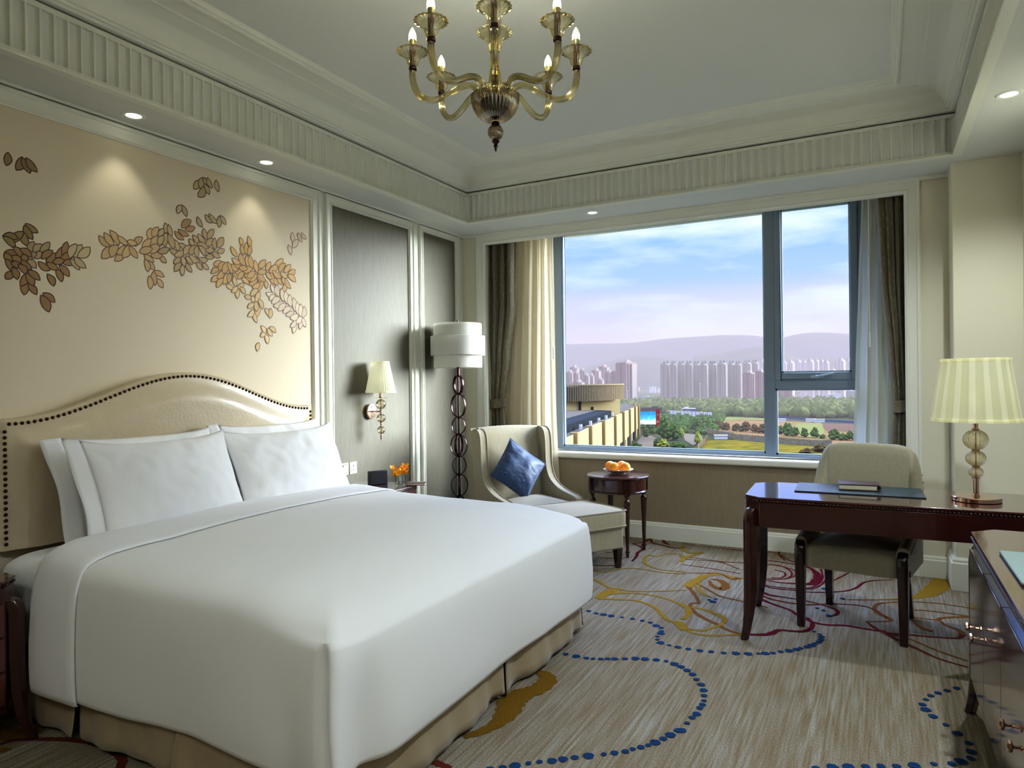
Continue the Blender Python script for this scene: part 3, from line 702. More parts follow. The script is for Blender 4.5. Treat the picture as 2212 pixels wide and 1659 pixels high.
for nm, a, b, nr in (('trim_9', (TX0 - h, TY0), (TX0 - h, TY1 + h), (1, 0)), ('trim_10', (TX0 - h, TY1 + h), (TX1 + h, TY1 + h), (0, -1)), ('trim_11', (TX1 + h, TY0), (TX1 + h, TY1 + h), (-1, 0)), ('trim_12', (TX0 - h, TY0 - h), (TX1 + h, TY0 - h), (0, 1))):
    struct(nm, flutes(a, b, nr), X['trim'], smooth=True, angle=50)

# painted leaves on the wallcovering behind the bed
def leaves():
    mb = MB(); mb.c = []
    tone = {'a': (144, 122, 82), 'b': (146, 122, 76), 'c': (174, 154, 116), 'd': (152, 120, 78), 'e': (190, 172, 134), 'f': (194, 166, 122), 'g': (180, 162, 122),
            'h': (174, 140, 98), 'i': (190, 166, 124), 'j': (206, 188, 156), 'k': (202, 166, 110), 'l': (214, 186, 138), 'm': (216, 198, 172)}
    line = {'a': (70, 46, 40), 'b': (58, 36, 34), 'c': (92, 68, 58), 'd': (66, 40, 36), 'e': (92, 70, 56), 'f': (112, 82, 62), 'g': (84, 60, 52), 'h': (96, 66, 48),
            'i': (100, 74, 60), 'j': (130, 104, 84), 'k': (116, 86, 58), 'l': (130, 100, 74), 'm': (140, 110, 100)}
    rnd = random.Random(5); x = LX + .0024
    for ent in LEAVES.split(';'):
        k = ent[0]; y0, z0, y1, z1 = [float(q) / 1000 for q in ent[1:].split(',')]
        a = Vector((y0, z0)); b = Vector((y1, z1)); d = b - a; L = d.length; t = d / L; nn = Vector((-t.y, t.x)); wd = .235 * L * rnd.uniform(.88, 1.12)
        if wd < .014: wd = .014
        bend = rnd.uniform(-.12, .12) * L
        for grow, col, jit in ((.0042, line[k], .04), (-.0005, tone[k], .10)):
            x += .000005; left = []; right = []
            for i in range(9):
                u = i / 8; w = (wd + grow) * (math.sin(PI * u) ** .72 if 0 < u < 1 else 0)
                c = a - t * grow * 1.3 + t * (L + grow * 2.6) * u + nn * bend * math.sin(PI * u)
                left.append(c + nn * w); right.append(c - nn * w)
            pts = left + right[1:-1][::-1]
            mb.add([(x, p.x, p.y) for p in pts], [tuple(range(len(pts)))])
            j = rnd.uniform(1 - jit, 1 + jit); cl = lin(col)
            mb.c += [(cl[0] * j, cl[1] * j, cl[2] * j, 1)] * len(pts)
    return mb
leaves().build('leaf_motif', X['leaf'], bpy.data.objects['wall_left_panel_2'], smooth=False)

# ------------------------------------------------------------------ window
wi = thing('window_1', None, None, (0, 0, 0)); wi['kind'] = 'structure'
fy0, fy1 = 5.925, 6.01
f = MB()
def bar(x0, x1, z0, z1, y0=fy0, y1=fy1): f.box((x0, y0, z0), (x1, y1, z1))
bar(FX0, -2.632, FZ0, FZ1); bar(-2.632, -.82, FZ0, .775); bar(-.82, -.742, FZ0, FZ1); bar(-.742, -.135, FZ0, .765); bar(-.742, -.135, 1.302, 1.375); bar(-.135, FX1, FZ0, FZ1); bar(-2.632, FX1, 2.765, FZ1)
f.build('window_frame', X['frame'], wi, bevel=.004)
f = MB()
bar(-.742, -.694, 1.375, 2.765, 5.915, 5.99); bar(-.694, -.184, 1.375, 1.43, 5.915, 5.99); bar(-.184, -.135, 1.375, 2.765, 5.915, 5.99); bar(-.694, -.184, 2.755, 2.765, 5.915, 5.99)
sash = f.build('window_sash', X['frame'], wi, bevel=.005)
f = MB()
for a0, a1, b0, b1 in ((-2.632, -.82, .775, 2.765), (-.694, -.184, 1.43, 2.755), (-.742, -.135, .765, 1.302)):
    for q in ((a0, a0 + .014, b0, b1), (a1 - .014, a1, b0, b1), (a0, a1, b0, b0 + .014), (a0, a1, b1 - .014, b1)):
        f.box((q[0], 5.945, q[2]), (q[1], 5.965, q[3]))
f.build('glazing_bead', X['frameL'], wi)
for a0, a1, b0, b1 in ((-2.632, -.82, .775, 2.765), (-.694, -.184, 1.43, 2.755), (-.742, -.135, .765, 1.302)):
    MB().add([(a0, 5.968, b0), (a1, 5.968, b0), (a1, 5.968, b1), (a0, 5.968, b1)], [(0, 1, 2, 3)]).build('window_pane', X['pane'], wi, smooth=False)
hd = MB()
hd.box((-.475, 5.900, 1.385), (-.385, 5.916, 1.405)); hd.at((-.43, 5.898, 1.397), (PI / 2, 0, 0)).lathe([(.012, -.01), (.014, 0), (.012, .012)], 16)
hd.at((-.43, 5.886, 1.397), (0, -R(12), 0)).box((0, -.006, -.005), (.125, .006, .007))
hd.build('window_handle', X['frameL'], sash, bevel=.003)

# ------------------------------------------------------------------ curtains
def drape(name, xl, xr, z0, z1, y, folds, amp, material, label, cat, group=None, rows=46, cols=150, seed=1, gather=None, parent=None):
    mb = MB(); rr = []
    for i in range(rows + 1):
        z = z0 + (z1 - z0) * i / rows; a = interp(xl, z); b = interp(xr, z); row = []
        g = gather(z) if gather else 1
        for j in range(cols + 1):
            u = j / cols
            uu = u + .018 * math.sin(u * 17 + seed) + .01 * math.sin(z * 2 + u * 9)
            s = math.sin(2 * PI * folds * uu + seed)
            yy = y + amp * g * (s * (.75 + .25 * math.sin(7 * u + seed)) + .25 * math.sin(4 * PI * folds * uu + z)) + .004 * noise.noise((u * 6, z * 2, seed))
            xx = a + (b - a) * u + .25 * amp * g * math.cos(2 * PI * folds * uu + seed)
            row.append((xx, yy, z))
        rr.append(row)
    mb.grid(rr)
    o = mb.build(name, material, parent, angle=180)
    if label: tag(o, label, cat, group)
    return o
gL = lambda z: .45 + .55 * smoothstep(.0, .7, abs(z - 1.19))
dl = drape('curtain', [(0, -3.33), (1.2, -3.31), (2.8, -3.33)], [(.02, -3.06), (.8, -3.09), (1.16, -3.115), (1.22, -3.115), (1.6, -3.06), (2.1, -2.99), (2.8, -2.975)], .02, 2.79, 5.66, 4.2, .044, X['drape'],
           'olive beige drape tied back at left of window beside the floor lamp', 'curtain', 'tied drapes', seed=1.2, gather=gL)
dr = drape('curtain', [(.02, .03), (.8, .07), (1.16, .094), (1.22, .094), (1.6, .064), (2.1, .02), (2.8, -.002)], [(0, .25), (1.2, .22), (2.8, .25)], .02, 2.79, 5.66, 4.3, .042, X['drape'],
           'olive beige drape tied back at right of window behind the desk chair', 'curtain', 'tied drapes', seed=2.6, gather=gL)
for o, x0, x1 in ((dl, -3.32, -3.105), (dr, .088, .235)):
    mb = MB(); rows = []
    cx, rx = (x0 + x1) / 2, (x1 - x0) / 2
    for z in (1.135, 1.145, 1.18, 1.21, 1.22):
        rows.append([(cx + rx * math.copysign(abs(math.cos(a * PI / 16)) ** .7, math.cos(a * PI / 16)), 5.665 + .045 * math.sin(a * PI / 16) - (.004 if 1.14 < z < 1.215 else 0) * math.sin(a * PI / 16), z + .012 * math.cos(a * PI / 16)) for a in range(32)])
    mb.grid(rows, close_u=True); mb.build('tieback', X['drape'], o, solid=.003)
sl_ = drape('sheer_curtain', [(0, -3.18), (2.8, -3.05)], [(0, -2.60), (1.2, -2.64), (2.8, -2.645)], .02, 2.79, 5.765, 5.2, .022, X['sheer'],
            'cream sheer curtain bunched at left of window behind the wing chair', 'sheer curtain', 'sheer curtains', seed=.4)
sr_ = drape('sheer_curtain', [(0, -.19), (.9, -.17), (1.44, -.15), (2.1, -.125), (2.8, -.095)], [(0, .16), (1.2, .18), (2.8, .16)], .02, 2.79, 5.765, 4.4, .020, X['sheer2'],
            'white sheer curtain hanging at right of window over the grey frame', 'sheer curtain', 'sheer curtains', seed=2.0)
for nm_x, z0, z1, lab in ((-2.63, 1.60, 1.70, 'short white curtain wand end at left edge of the sheer'), (-.055, 1.62, 2.78, 'thin white curtain wand hanging over right sheer curtain')):
    w_ = MB().tube([(nm_x, 5.725, z0), (nm_x, 5.725, 2.795)], .0035, 8)
    w_.tube([(nm_x, 5.725, z0 - .01), (nm_x, 5.725, z0 + .10)], .0065, 8)
    tag(w_.build('curtain_wand', X['white']), lab, 'curtain wand', 'curtain wands')

# ------------------------------------------------------------------ downlights
def downlight(x, y, lab, first=[None]):
    if first[0] is None:
        t = thing('downlight', lab, 'ceiling light', (x, y, SZ), 0, 'recessed downlights')
        MB().lathe([(.036, .002), (.038, -.004), (.052, -.006), (.058, -.001), (.058, .002)], 32, cap=False).build('bezel', X['white'], t)
        MB().lathe([(.0005, -.0015), (.036, -.0015)], 32, cap=False).build('lens', X['lens'], t)
        first[0] = t
    else:
        dup(first[0], (x, y, SZ), 0, lab)
DLS = [(-3.35, 2.187, 'recessed downlight over left half of the leaf mural', True), (-3.35, 3.049, 'recessed downlight over right half of the leaf mural', True),
       (-2.063, 5.291, 'recessed downlight in the soffit above the window', True), (.579, 4.136, 'recessed downlight in the right soffit above the desk lamp', True)]
for x, y, lab, v in DLS: downlight(x, y, lab)
# ------------------------------------------------------------------ bed
bed = thing('bed', 'king bed with champagne leather headboard edged in dark nailheads and taupe skirt', 'bed', (-2.45, 2.53, 0))
BO = Vector((-2.45, 2.53, 0))
def bl(mb, name, m, parent=bed, **k):
    mb.v = [(p[0] - BO.x, p[1] - BO.y, p[2]) for p in mb.v] if parent is bed else mb.v
    return mb.build(name, m, parent, **k)
def hb_top(y):
    t = abs(y - 2.53)
    return 1.243 + .215 * math.cos(PI * t / 1.8) ** 2 if t < .9 else 1.243
HY0, HY1, HZ0 = 1.585, 3.475, .66
mb = MB(); rows = []
NYc = 96
def hbx(y, z):
    e = min(y - HY0, HY1 - y, hb_top(y) - z)
    if e < .03: return -3.405 - .012 * (1 - max(0, e) / .03) ** 2
    return -3.405 + .034 * smoothstep(.03, .16, e)
for j in range(41):
    s_ = 1 - (1 - j / 40) ** 1.6
    rows.append([(hbx(HY0 + (HY1 - HY0) * i / NYc, HZ0 + (hb_top(HY0 + (HY1 - HY0) * i / NYc) - HZ0) * s_), HY0 + (HY1 - HY0) * i / NYc,
                  HZ0 + (hb_top(HY0 + (HY1 - HY0) * i / NYc) - HZ0) * s_) for i in range(NYc + 1)])
mb.grid(rows)
edge = rows[-1]; back = [(LX + .003, p[1], p[2]) for p in edge]
mb.grid([edge, back])
for side in (0, -1):
    mb.grid([[r[side] for r in rows], [(LX + .003, r[side][1], r[side][2]) for r in rows]])
mb.grid([rows[0], [(LX + .003, p[1], p[2]) for p in rows[0]]])
hb = bl(mb, 'headboard', X['leather'], angle=50)
nl = MB(); path = []
ins = .022
z = HZ0 + .03
while z < hb_top(HY0) - .045: path.append((HY0 + ins, z)); z += .0262
yy = HY0 + .04
while yy < HY1 - .035:
    path.append((yy, hb_top(yy) - ins)); sl = (hb_top(yy + .001) - hb_top(yy)) / .001; yy += .0262 / math.sqrt(1 + sl * sl)
z = hb_top(HY1) - .045
while z > HZ0 + .03: path.append((HY1 - ins, z)); z -= .0262
for y, z in path:
    nl.at((hbx(y, z) + .001, y, z), (0, PI / 2, 0)).lathe([(.0085, 0), (.0078, .003), (.005, .006), (.0005, .0072)], 10, cap=False)
nl.v = [(p[0] - BO.x, p[1] - BO.y, p[2]) for p in nl.v]
tag(nl.build('nailhead_trim', X['nail'], hb), 'row of small dark nailheads following the headboard edge', kind='stuff')
mb = MB().box((-3.46, 1.62, .13), (-1.50, 3.44, .32)); bl(mb, 'bed_base', X['base'], bevel=.01)
for lx in (-3.3, -1.65):
    for ly in (1.75, 3.3):
        mb = MB().lathe([(.022, 0), (.03, .13)], 12)
        mb.v = [(p[0] + lx, p[1] + ly, p[2]) for p in mb.v]; bl(mb, 'leg', X['darkwood'])
# mattress in its fitted sheet
def rbox(x0, x1, y0, y1, z0, z1, r, crown=.0, nx=24, ny=24, wr=0, seed=0):
    """soft rounded block as one skin (superellipse rims)"""
    mb = MB(); rows = []
    lv = [(0, z0)] + [(r * (1 - math.cos(a * PI / 12)) - 0, z1 - r + r * math.sin(a * PI / 12)) for a in range(7)]
    mxd = min(x1 - x0, y1 - y0) / 2
    lv += [(r + (mxd - r) * t, z1 + crown * (1 - (1 - t) ** 2)) for t in (.15, .35, .6, .85, .999)]
    for d, z in lv:
        a0, a1, b0, b1 = x0 + d, x1 - d, y0 + d, y1 - d
        rc = max(.001, min(r * 1.2, (a1 - a0) / 2, (b1 - b0) / 2) * (1 if d < r else max(.05, 1 - (d - r) / mxd)))
        row = []
        for (cx, cy, st) in ((a1 - rc, b0 + rc, -90), (a1 - rc, b1 - rc, 0), (a0 + rc, b1 - rc, 90), (a0 + rc, b0 + rc, 180)):
            for q in range(6):
                an = R(st + 90 * q / 5); row.append(Vector((cx + rc * math.cos(an), cy + rc * math.sin(an), z)))
        full = []
        for i in range(len(row)):
            p, q = row[i], row[(i + 1) % len(row)]
            full.append(p)
            if i % 6 == 5:
                for k in range(1, nx): full.append(p.lerp(q, k / nx))
        if wr:
            full = [p + Vector((noise.noise(p * 5 + Vector((seed, 0, 0))), noise.noise(p * 5 + Vector((0, seed, 7))), noise.noise(p * 6 + Vector((3, 0, seed))))) * wr for p in full]
        rows.append([tuple(p) for p in full])
    mb.grid(rows, close_u=True)
    mb.f.append(tuple(range(len(rows[0]) * (len(rows) - 1), len(mb.v)))); mb.m.append(0)
    mb.f.append(tuple(range(len(rows[0])))[::-1]); mb.m.append(0)
    return mb
bl(rbox(-3.395, -1.46, 1.545, 3.515, .315, .655, .085, .01, wr=.006), 'mattress', X['linen'], angle=60)
# skirt panels with kick pleats
def skirt(pts, seed, ph=0.0):
    mb = MB(); P = []
    A, B = Vector((*pts[0], 0)), Vector((*pts[1], 0)); nv = Vector((*pts[2], 0)); L = (B - A).length; n_ = max(8, int(L / .02))
    rows = []
    for k, z in enumerate((.33, .27, .2, .12, .06, .022)):
        row = []
        fl_ = (.33 - z) / .31
        for i in range(n_ + 1):
            u = i / n_; s = u * L
            w = .020 * fl_ * math.sin(s * 7 + seed) + .011 * fl_ * math.sin(s * 17 + seed * 2) + .004 * math.sin(s * 41 + z * 9 + seed)
            e = min(u, 1 - u) * L
            w += .02 * fl_ * (1 - smoothstep(0, .10, e))
            p = A + (B - A) * u + nv * (w + .012 * fl_)
            row.append((p.x, p.y, z + (.008 * math.sin(s * 5 + seed) if k == 5 else 0)))
        rows.append(row)
    mb.grid(rows)
    return mb
YS = 1.560; YF = 3.50; XF = -1.455
for a in (((-3.39, YS), (-2.765, YS), (0, -1)), ((-2.755, YS), (-2.165, YS), (0, -1)), ((-2.155, YS), (XF - .01, YS), (0, -1)),
          ((XF, YS + .01), (XF, 2.60), (1, 0)), ((XF, 2.615), (XF, YF - .01), (1, 0)), ((-3.39, YF), (XF - .01, YF), (0, 1))):
    bl(skirt(a, a[0][0] * 3 + a[0][1]), 'skirt_panel', X['skirt'], solid=.003, angle=70)

# duvet: side profile d (inward offset), z
PRO = [(.022, .26), (.016, .200), (.010, .190), (.004, .192), (.000, .21), (-.004, .27), (-.006, .36), (-.004, .45), (.000, .53), (.006, .585), (.014, .626), (.026, .655), (.046, .677), (.085, .695), (.15, .709)] + [(.15 + .0555 * k, .709 + .025 * (1 - (1 - k / 15) ** 2.2)) for k in range(1, 16)]
DY0, DY1, DX = 1.50, 3.515, -1.395
def drape_disp(p, d, z):
    """soft folds and creases of the hanging cloth at a point of the plain draped shape"""
    low = smoothstep(.60, .22, z); q = p.copy()
    if d < .2:
        fy = q.y - DY0; fx = DX - q.x
        if fx < .10 + d:
            # foot side: hollow right beside the near corner, gentle waves further along
            q.x -= low * .050 * math.exp(-((fy - .14) / .07) ** 2)
            q.x += low * .010 * math.sin(fy * 4.2)
        if fy < .10 + d:
            q.y += smoothstep(.62, .52, z) * .034 * math.exp(-((fx - .052 + .02 * low) / .016) ** 2)
            q.y += low * .020 * math.exp(-((fx - .20) / .07) ** 2)
            q.y += low * .012 * math.sin(q.x * 5.0)
            q.z += low * .010 * math.sin(q.x * 6 + 1)
        if fx < .12 and fy < .12:
            # the corner itself: a sharp fold pulled outwards
            k = math.exp(-(fx * fx + fy * fy) / .006)
            q.x += low * .010 * k; q.y -= low * .018 * k
            q.z += .012 * k * (1 - low)
        q += Vector((noise.noise(p * 3), noise.noise(p * 3 + Vector((5, 1, 2))), 0)) * .009 * (.3 + low)
    q.z += .010 * noise.noise(Vector((p.x * 1.8, p.y * 1.8, 4))) * smoothstep(0, .2, d) + .003 * noise.noise(Vector((p.x * 7 + p.y * 3, p.y * 5, 1)))
    top = smoothstep(.60, .66, z)
    q.z -= .050 * smoothstep(-1.85, -1.38, q.x) * top
    q.z += .014 * smoothstep(-2.3, -2.95, q.x) * top
    return q
def outline(d, z, xh, out=0.0):
    y0, y1, xf = DY0 + d - out, DY1 - d + out, DX - d + out
    r = max(.012, .035 - d * .1); pts = []
    def side(a, b, n, skip=False):
        return [Vector((a[0] + (b[0] - a[0]) * i / n, a[1] + (b[1] - a[1]) * i / n, z)) for i in range(n)]
    N1, NA, N2 = 70, 8, 90
    pts += [Vector((xh + (xf - r - xh) * (1 - (1 - i / N1) ** 1.7), y0, z)) for i in range(N1)]
    pts += [Vector((xf - r + r * math.sin(PI / 2 * i / NA), y0 + r - r * math.cos(PI / 2 * i / NA), z)) for i in range(NA)]
    pts += side((xf, y0 + r), (xf, y1 - r), N2)
    pts += [Vector((xf - r + r * math.cos(PI / 2 * i / NA), y1 - r + r * math.sin(PI / 2 * i / NA), z)) for i in range(NA)]
    pts += side((xf - r, y1), (xh, y1), N1) + [Vector((xh, y1, z))]
    return [tuple(drape_disp(p, d, z)) for p in pts]
rows = [outline(d, z, -2.94) for d, z in PRO]
k_ = len(rows[-1]); half = k_ // 2
mb = MB(); mb.grid(rows)
o_ = len(mb.v) - k_
for i in range(half - 1):
    a, b, c, d = o_ + i, o_ + i + 1, o_ + k_ - 2 - i, o_ + k_ - 1 - i
    if len({a, b, c, d}) == 4: mb.f.append((a, b, c, d)); mb.m.append(0)
dv = mb.build('duvet', X['linen2'], None, angle=180)
tag(dv, 'large smooth white duvet spread over the bed and hanging over its foot', 'duvet')
# turned-back band at the head end
mb = MB(); rows = []
xs = [(-2.975, -.012), (-2.985, .0), (-2.978, .014), (-2.95, .024), (-2.89, .024), (-2.80, .018), (-2.73, .014), (-2.695, .013), (-2.684, .006)]
for x, out in xs:
    near = []; far = []
    for d, z in PRO[2:]:
        k = smoothstep(.53, .70, z); low = smoothstep(.60, .22, z)
        o_ = max(out, .004) if x > -2.97 else out
        p = drape_disp(Vector((x, DY0 + d, z)), d, z); near.append((p.x + low * .02, p.y - o_ * (1 - k), p.z + o_ * k - (.008 if z < .2 else 0)))
        p = drape_disp(Vector((x, DY1 - d, z)), d, z); far.append((p.x + low * .02, p.y + o_ * (1 - k), p.z + o_ * k - (.008 if z < .2 else 0)))
    rows.append(near + far[::-1])
mb.grid(rows)
mb.build('turned_back_edge', X['linen'], dv, solid=.004, angle=180)

# ---- pillows
def pillow_mesh(w, h, t, flange, seed, SAG=.085):
    mb = MB(); n = 44; m_ = 30; f = []; b = []
    for j in range(m_ + 1):
        v = -1 + 2 * j / m_; rf = []; rb = []
        for i in range(n + 1):
            u = -1 + 2 * i / n
            pin = 1 - .06 * (1 - v ** 2) * abs(u) ** 3
            pinv = 1 - SAG * (1 - abs(u) ** 3) * abs(v) ** 3
            x = w / 2 * u * pin; y = h / 2 * v * pinv
            th = t / 2 * (max(0, 1 - abs(u) ** 2.6) ** .7) * (max(0, 1 - abs(v) ** 2.3) ** .7)
            wr = .012 * noise.noise(Vector((u * 2.2 + seed, v * 2.2, 0))) + (.003 if seed == 9 else .007) * noise.noise(Vector((u * 8, v * 5 + seed, 2)))
            cr = .006 * math.sin(14 * math.atan2(v - math.copysign(1.1, v), u - math.copysign(1.1, u))) * math.exp(-((abs(u) - 1) ** 2 + (abs(v) - 1) ** 2) * 7)
            k = min(1, th / (t * .2))
            rf.append((x, y, th + (wr + cr) * k)); rb.append((x, y, -th * .8 - wr * k))
        f.append(rf); b.append(rb)
    mb.grid(f); mb.grid([r[::-1] for r in b])
    return mb
def pillow(y0, y1, xb, zb, xt, zt, t, flange, label, seed, rz=0):
    h = math.hypot(xt - xb, zt - zb); w = y1 - y0 - flange; lean = math.atan2(xb - xt, zt - zb)
    root = pillow_mesh(w, h * 1.04, t, flange, seed, .15 if seed > 2 else .09).build('pillow', X['linen'], None, angle=180)
    # local x -> world y, local y -> up the lean, local z -> towards the foot (+x)
    mx = Matrix(((0, -math.sin(lean), math.cos(lean)), (1, 0, 0), (0, math.cos(lean), math.sin(lean)))).to_4x4()
    root.matrix_world = Matrix.Translation(((xb + xt) / 2, y0 + flange + w / 2, (zb + zt) / 2)) @ Matrix.Rotation(rz, 4, 'Z') @ mx
    tag(root, label, 'pillow', 'white bed pillows')
    if flange:
        mb = MB(); rows = []
        for i in range(5):
            u = i / 4; row = []
            for j in range(25):
                v = -1 + 2 * j / 24; pin = 1 - .06 * (1 - v ** 2)
                row.append((-w / 2 * pin - flange * u, h * .52 * v * (1 + .0 * u), .010 * math.sin(v * 5 + seed) * u + .003 - .012 * u))
            rows.append(row)
        mb.grid(rows); mb.build('flange', X['linen'], root, solid=.004, angle=180)
    return root
pillow(1.700, 2.575, -3.105, .650, -3.300, 1.140, .15, .085, 'white pillow against the left half of the headboard, behind another pillow', 1)
pillow(2.560, 3.415, -3.105, .650, -3.300, 1.150, .15, .07, 'white pillow against the right half of the headboard, mostly hidden by the pillow before it', 2)
pillow(2.52, 3.37, -2.945, .665, -3.150, 1.128, .17, .0, 'plump white pillow in front at the right side of the bed, nearest the switches', 4)
pillow(1.710, 2.550, -2.945, .665, -3.150, 1.135, .17, .07, 'plump white pillow in front at the left side, with a flat flange', 3)

# ------------------------------------------------------------------ shared dark furniture pieces
def octo(x0, x1, y0, y1, c, corners=(1, 1, 1, 1)):
    p = []
    for (x, y, sx, sy, on) in ((x0, y0, 1, 1, corners[0]), (x1, y0, -1, 1, corners[1]), (x1, y1, -1, -1, corners[2]), (x0, y1, 1, -1, corners[3])):
        if on:
            a = (x, y + sy * c); b = (x + sx * c, y)
            p += [a, b] if (sx * sy > 0) else [b, a]
        else: p.append((x, y))
    return p
def beads(mb, poly, z, r=.0055, gap=.0145, skip=()):
    n = len(poly)
    for i in range(n):
        if i in skip: continue
        a = Vector(poly[i]); b = Vector(poly[(i + 1) % n]); L = (b - a).length; k = max(1, int(L / gap))
        for j in range(k):
            p = a + (b - a) * ((j + .5) / k)
            mb.ball((p.x, p.y, z), r, n=8, m=6)
def grow(poly, g):
    cx = sum(p[0] for p in poly) / len(poly); cy = sum(p[1] for p in poly) / len(poly)
    n = len(poly); out = []
    for i in range(n):
        a = Vector(poly[i - 1]); b = Vector(poly[i]); c = Vector(poly[(i + 1) % n])
        n1 = Vector(((b - a).y, -(b - a).x)).normalized(); n2 = Vector(((c - b).y, -(c - b).x)).normalized()
        m = (n1 + n2).normalized(); s = g / max(.3, m.dot(n1)); out.append((b.x + m.x * s, b.y + m.y * s))
    return out
def sabre(name, x, y, dx, dy, ztop, parent, m, w=.052, flare=.05, z0=0):
    """corner leg: rounded head standing proud, straight shaft, foot curving outwards along (dx,dy)"""
    mb = MB(); a = math.atan2(dy, dx); rows = []
    hgt = ztop - z0
    prof = [(0, 1.0, flare), (.03, .98, flare * .86), (.1, .95, flare * .55), (.2, .92, flare * .28), (.35, .92, flare * .08), (.6, 1, 0), (.9, 1, 0), (.95, 1, -.006), (.985, .9, -.018), (1.0, .6, -.034)]
    for f_, s, o in prof:
        z = z0 + hgt * f_; d = w * .5
        # section: flat back inside, faceted front
        sec = [(-d, -d * .9), (d * .4, -d * .9), (d * 1.0, -d * .35), (d * 1.0, d * .35), (d * .4, d * .9), (-d, d * .9)]
        taper = .62 + .38 * smoothstep(0, .35, f_)
        rows.append([(x + math.cos(a) * (p[0] * taper * s + o) - math.sin(a) * p[1] * taper, y + math.sin(a) * (p[0] * taper * s + o) + math.cos(a) * p[1] * taper, z) for p in sec])
    mb.grid(rows, close_u=True)
    k = len(rows[0]); mb.f.append(tuple(range(k))[::-1]); mb.m.append(0); mb.f.append(tuple(range(k * (len(rows) - 1), k * len(rows)))); mb.m.append(0)
    return mb.build(name, m, parent, bevel=.003, angle=40)

# ------------------------------------------------------------------ nightstands
def nightstand(label, loc):
    t = thing('nightstand', label, 'nightstand', loc, 0, 'mahogany nightstands beside the bed')
    x0, x1, y0, y1 = -.27, .25, -.255, .255; c = .06; H = .64
    top = octo(x0, x1, y0, y1, c, (0, 1, 1, 0))
    mb = MB().prism(top, H - .012, H); mb.prism(grow(top, -.008), H - .026, H - .012)
    tt = mb.build('top', X['wood2'], t, bevel=.003)
    q = MB(); beads(q, grow(top, -.003), H - .019, skip=(0, len(top) - 1)); q.build('bead_edge', X['wood'], tt)
    body = octo(x0, x1 - .004, y0 + .004, y1 - .004, c, (0, 1, 1, 0))
    MB().prism(body, .13, H - .026).build('body', X['wood'], t, bevel=.002)
    for k in range(3):
        z0 = .165 + k * .132
        dr_ = MB().box((x1 - .004, y0 + c + .012, z0), (x1 + .006, y1 - c - .012, z0 + .124)).build('drawer', X['wood3'], t, bevel=.003)
        MB().at((x1 + .006, 0, z0 + .062), (0, PI / 2, 0)).lathe([(.006, 0), (.005, .016), (.013, .02), (.013, .027), (.003, .029)], 12).build('knob', X['gold'], dr_)
    for sx, sy in ((1, 1), (1, -1)):
        sabre('leg', x1 - .012, sy * (y1 - .020), .6, sy * .8, .565, t, X['wood'])
    for sy in (1, -1):
        MB().box((x0 + .01, sy * .22 - .02, 0), (x0 + .05, sy * .22 + .02, .14), tx=1.2).build('leg', X['wood'], t, bevel=.003)
    return t
NSL = nightstand('dark mahogany nightstand with three drawers at near left side of bed', (-3.215, 1.205, 0))
NSR = dup(NSL, (-3.215, 3.86, 0), 0, 'dark mahogany nightstand beyond the bed holding glass vase and black box')

# things on the far nightstand (top z .64)
bx_ = MB().box((-.07, -.024, 0), (.07, .024, .10)).build('leather_box', X['black'], None, bevel=.004, loc=(-3.26, 3.975, .641), rot=(0, 0, R(62)))
tag(bx_, 'small black leather box standing on the far nightstand beside the flowers', 'box')
gl = thing('flower_vase', 'short clear tumbler of orange blossoms on the far nightstand', 'vase', (-3.045, 3.965, .641))
MB().lathe([(.030, 0), (.034, .004), (.038, .075), (.0365, .075), (.031, .014), (.0005, .012)], 28, cap=False).build('tumbler', X['tumbler'], gl)
MB().lathe([(.030, .014), (.0335, .036), (.0005, .036)], 24, cap=False).build('water', X['tumbler'], gl)
rn = random.Random(11)
st = MB()
for i in range(7):
    a = rn.random() * 6.28; st.tube([(0.01 * math.cos(a), .01 * math.sin(a), .014), (.02 * math.cos(a), .02 * math.sin(a), .08)], .0014, 6)
st.build('stems', X['stem'], gl)
for i in range(15):
    a = i * 2.4; r = .012 + .042 * math.sqrt(i / 14); c = (r * math.cos(a), r * math.sin(a) * 1.1, .085 + rn.uniform(0, .045) + (.025 if i in (3, 8, 12) else 0))
    fm = MB()
    tilt = (rn.uniform(-.8, .8), rn.uniform(-.8, .8), rn.random() * 6)
    for k in range(5):
        b = 2 * PI * k / 5; rows = []
        fm.at(c, tilt)
        for q in range(5):
            u = q / 4; wdt = .0105 * math.sin(PI * (u * .85 + .08)); rad = .004 + .025 * u; z = .012 * u * u
            rows.append([(rad * math.cos(b) - s * wdt * math.sin(b), rad * math.sin(b) + s * wdt * math.cos(b), z + .002 * abs(s)) for s in (-1, 0, 1)])
        fm.grid(rows)
    fm.ball((0, 0, .003), .005, n=8, m=5)
    fm.build('blossom', X['petal'], gl)
nb = thing('notebook', 'maroon notebook with a pale binding edge on the far nightstand', 'notebook', (-2.985, 4.075, .641), R(-62))
MB().box((-.05, -.07, 0), (.05, .07, .004)).box((-.05, -.07, .012), (.05, .07, .015)).build('cover', X['maroon'], nb, bevel=.001)
MB().box((-.048, -.068, .004), (.048, .067, .012)).build('pages', X['page'], nb)
q = MB()
for i in range(16): q.at((-.05, -.062 + i * .0083, .008), (PI / 2, 0, 0)).lathe([(.0085, -.001), (.0095, 0), (.0085, .001)], 12, cap=False)
q.build('spiral_binding', X['white'], nb)

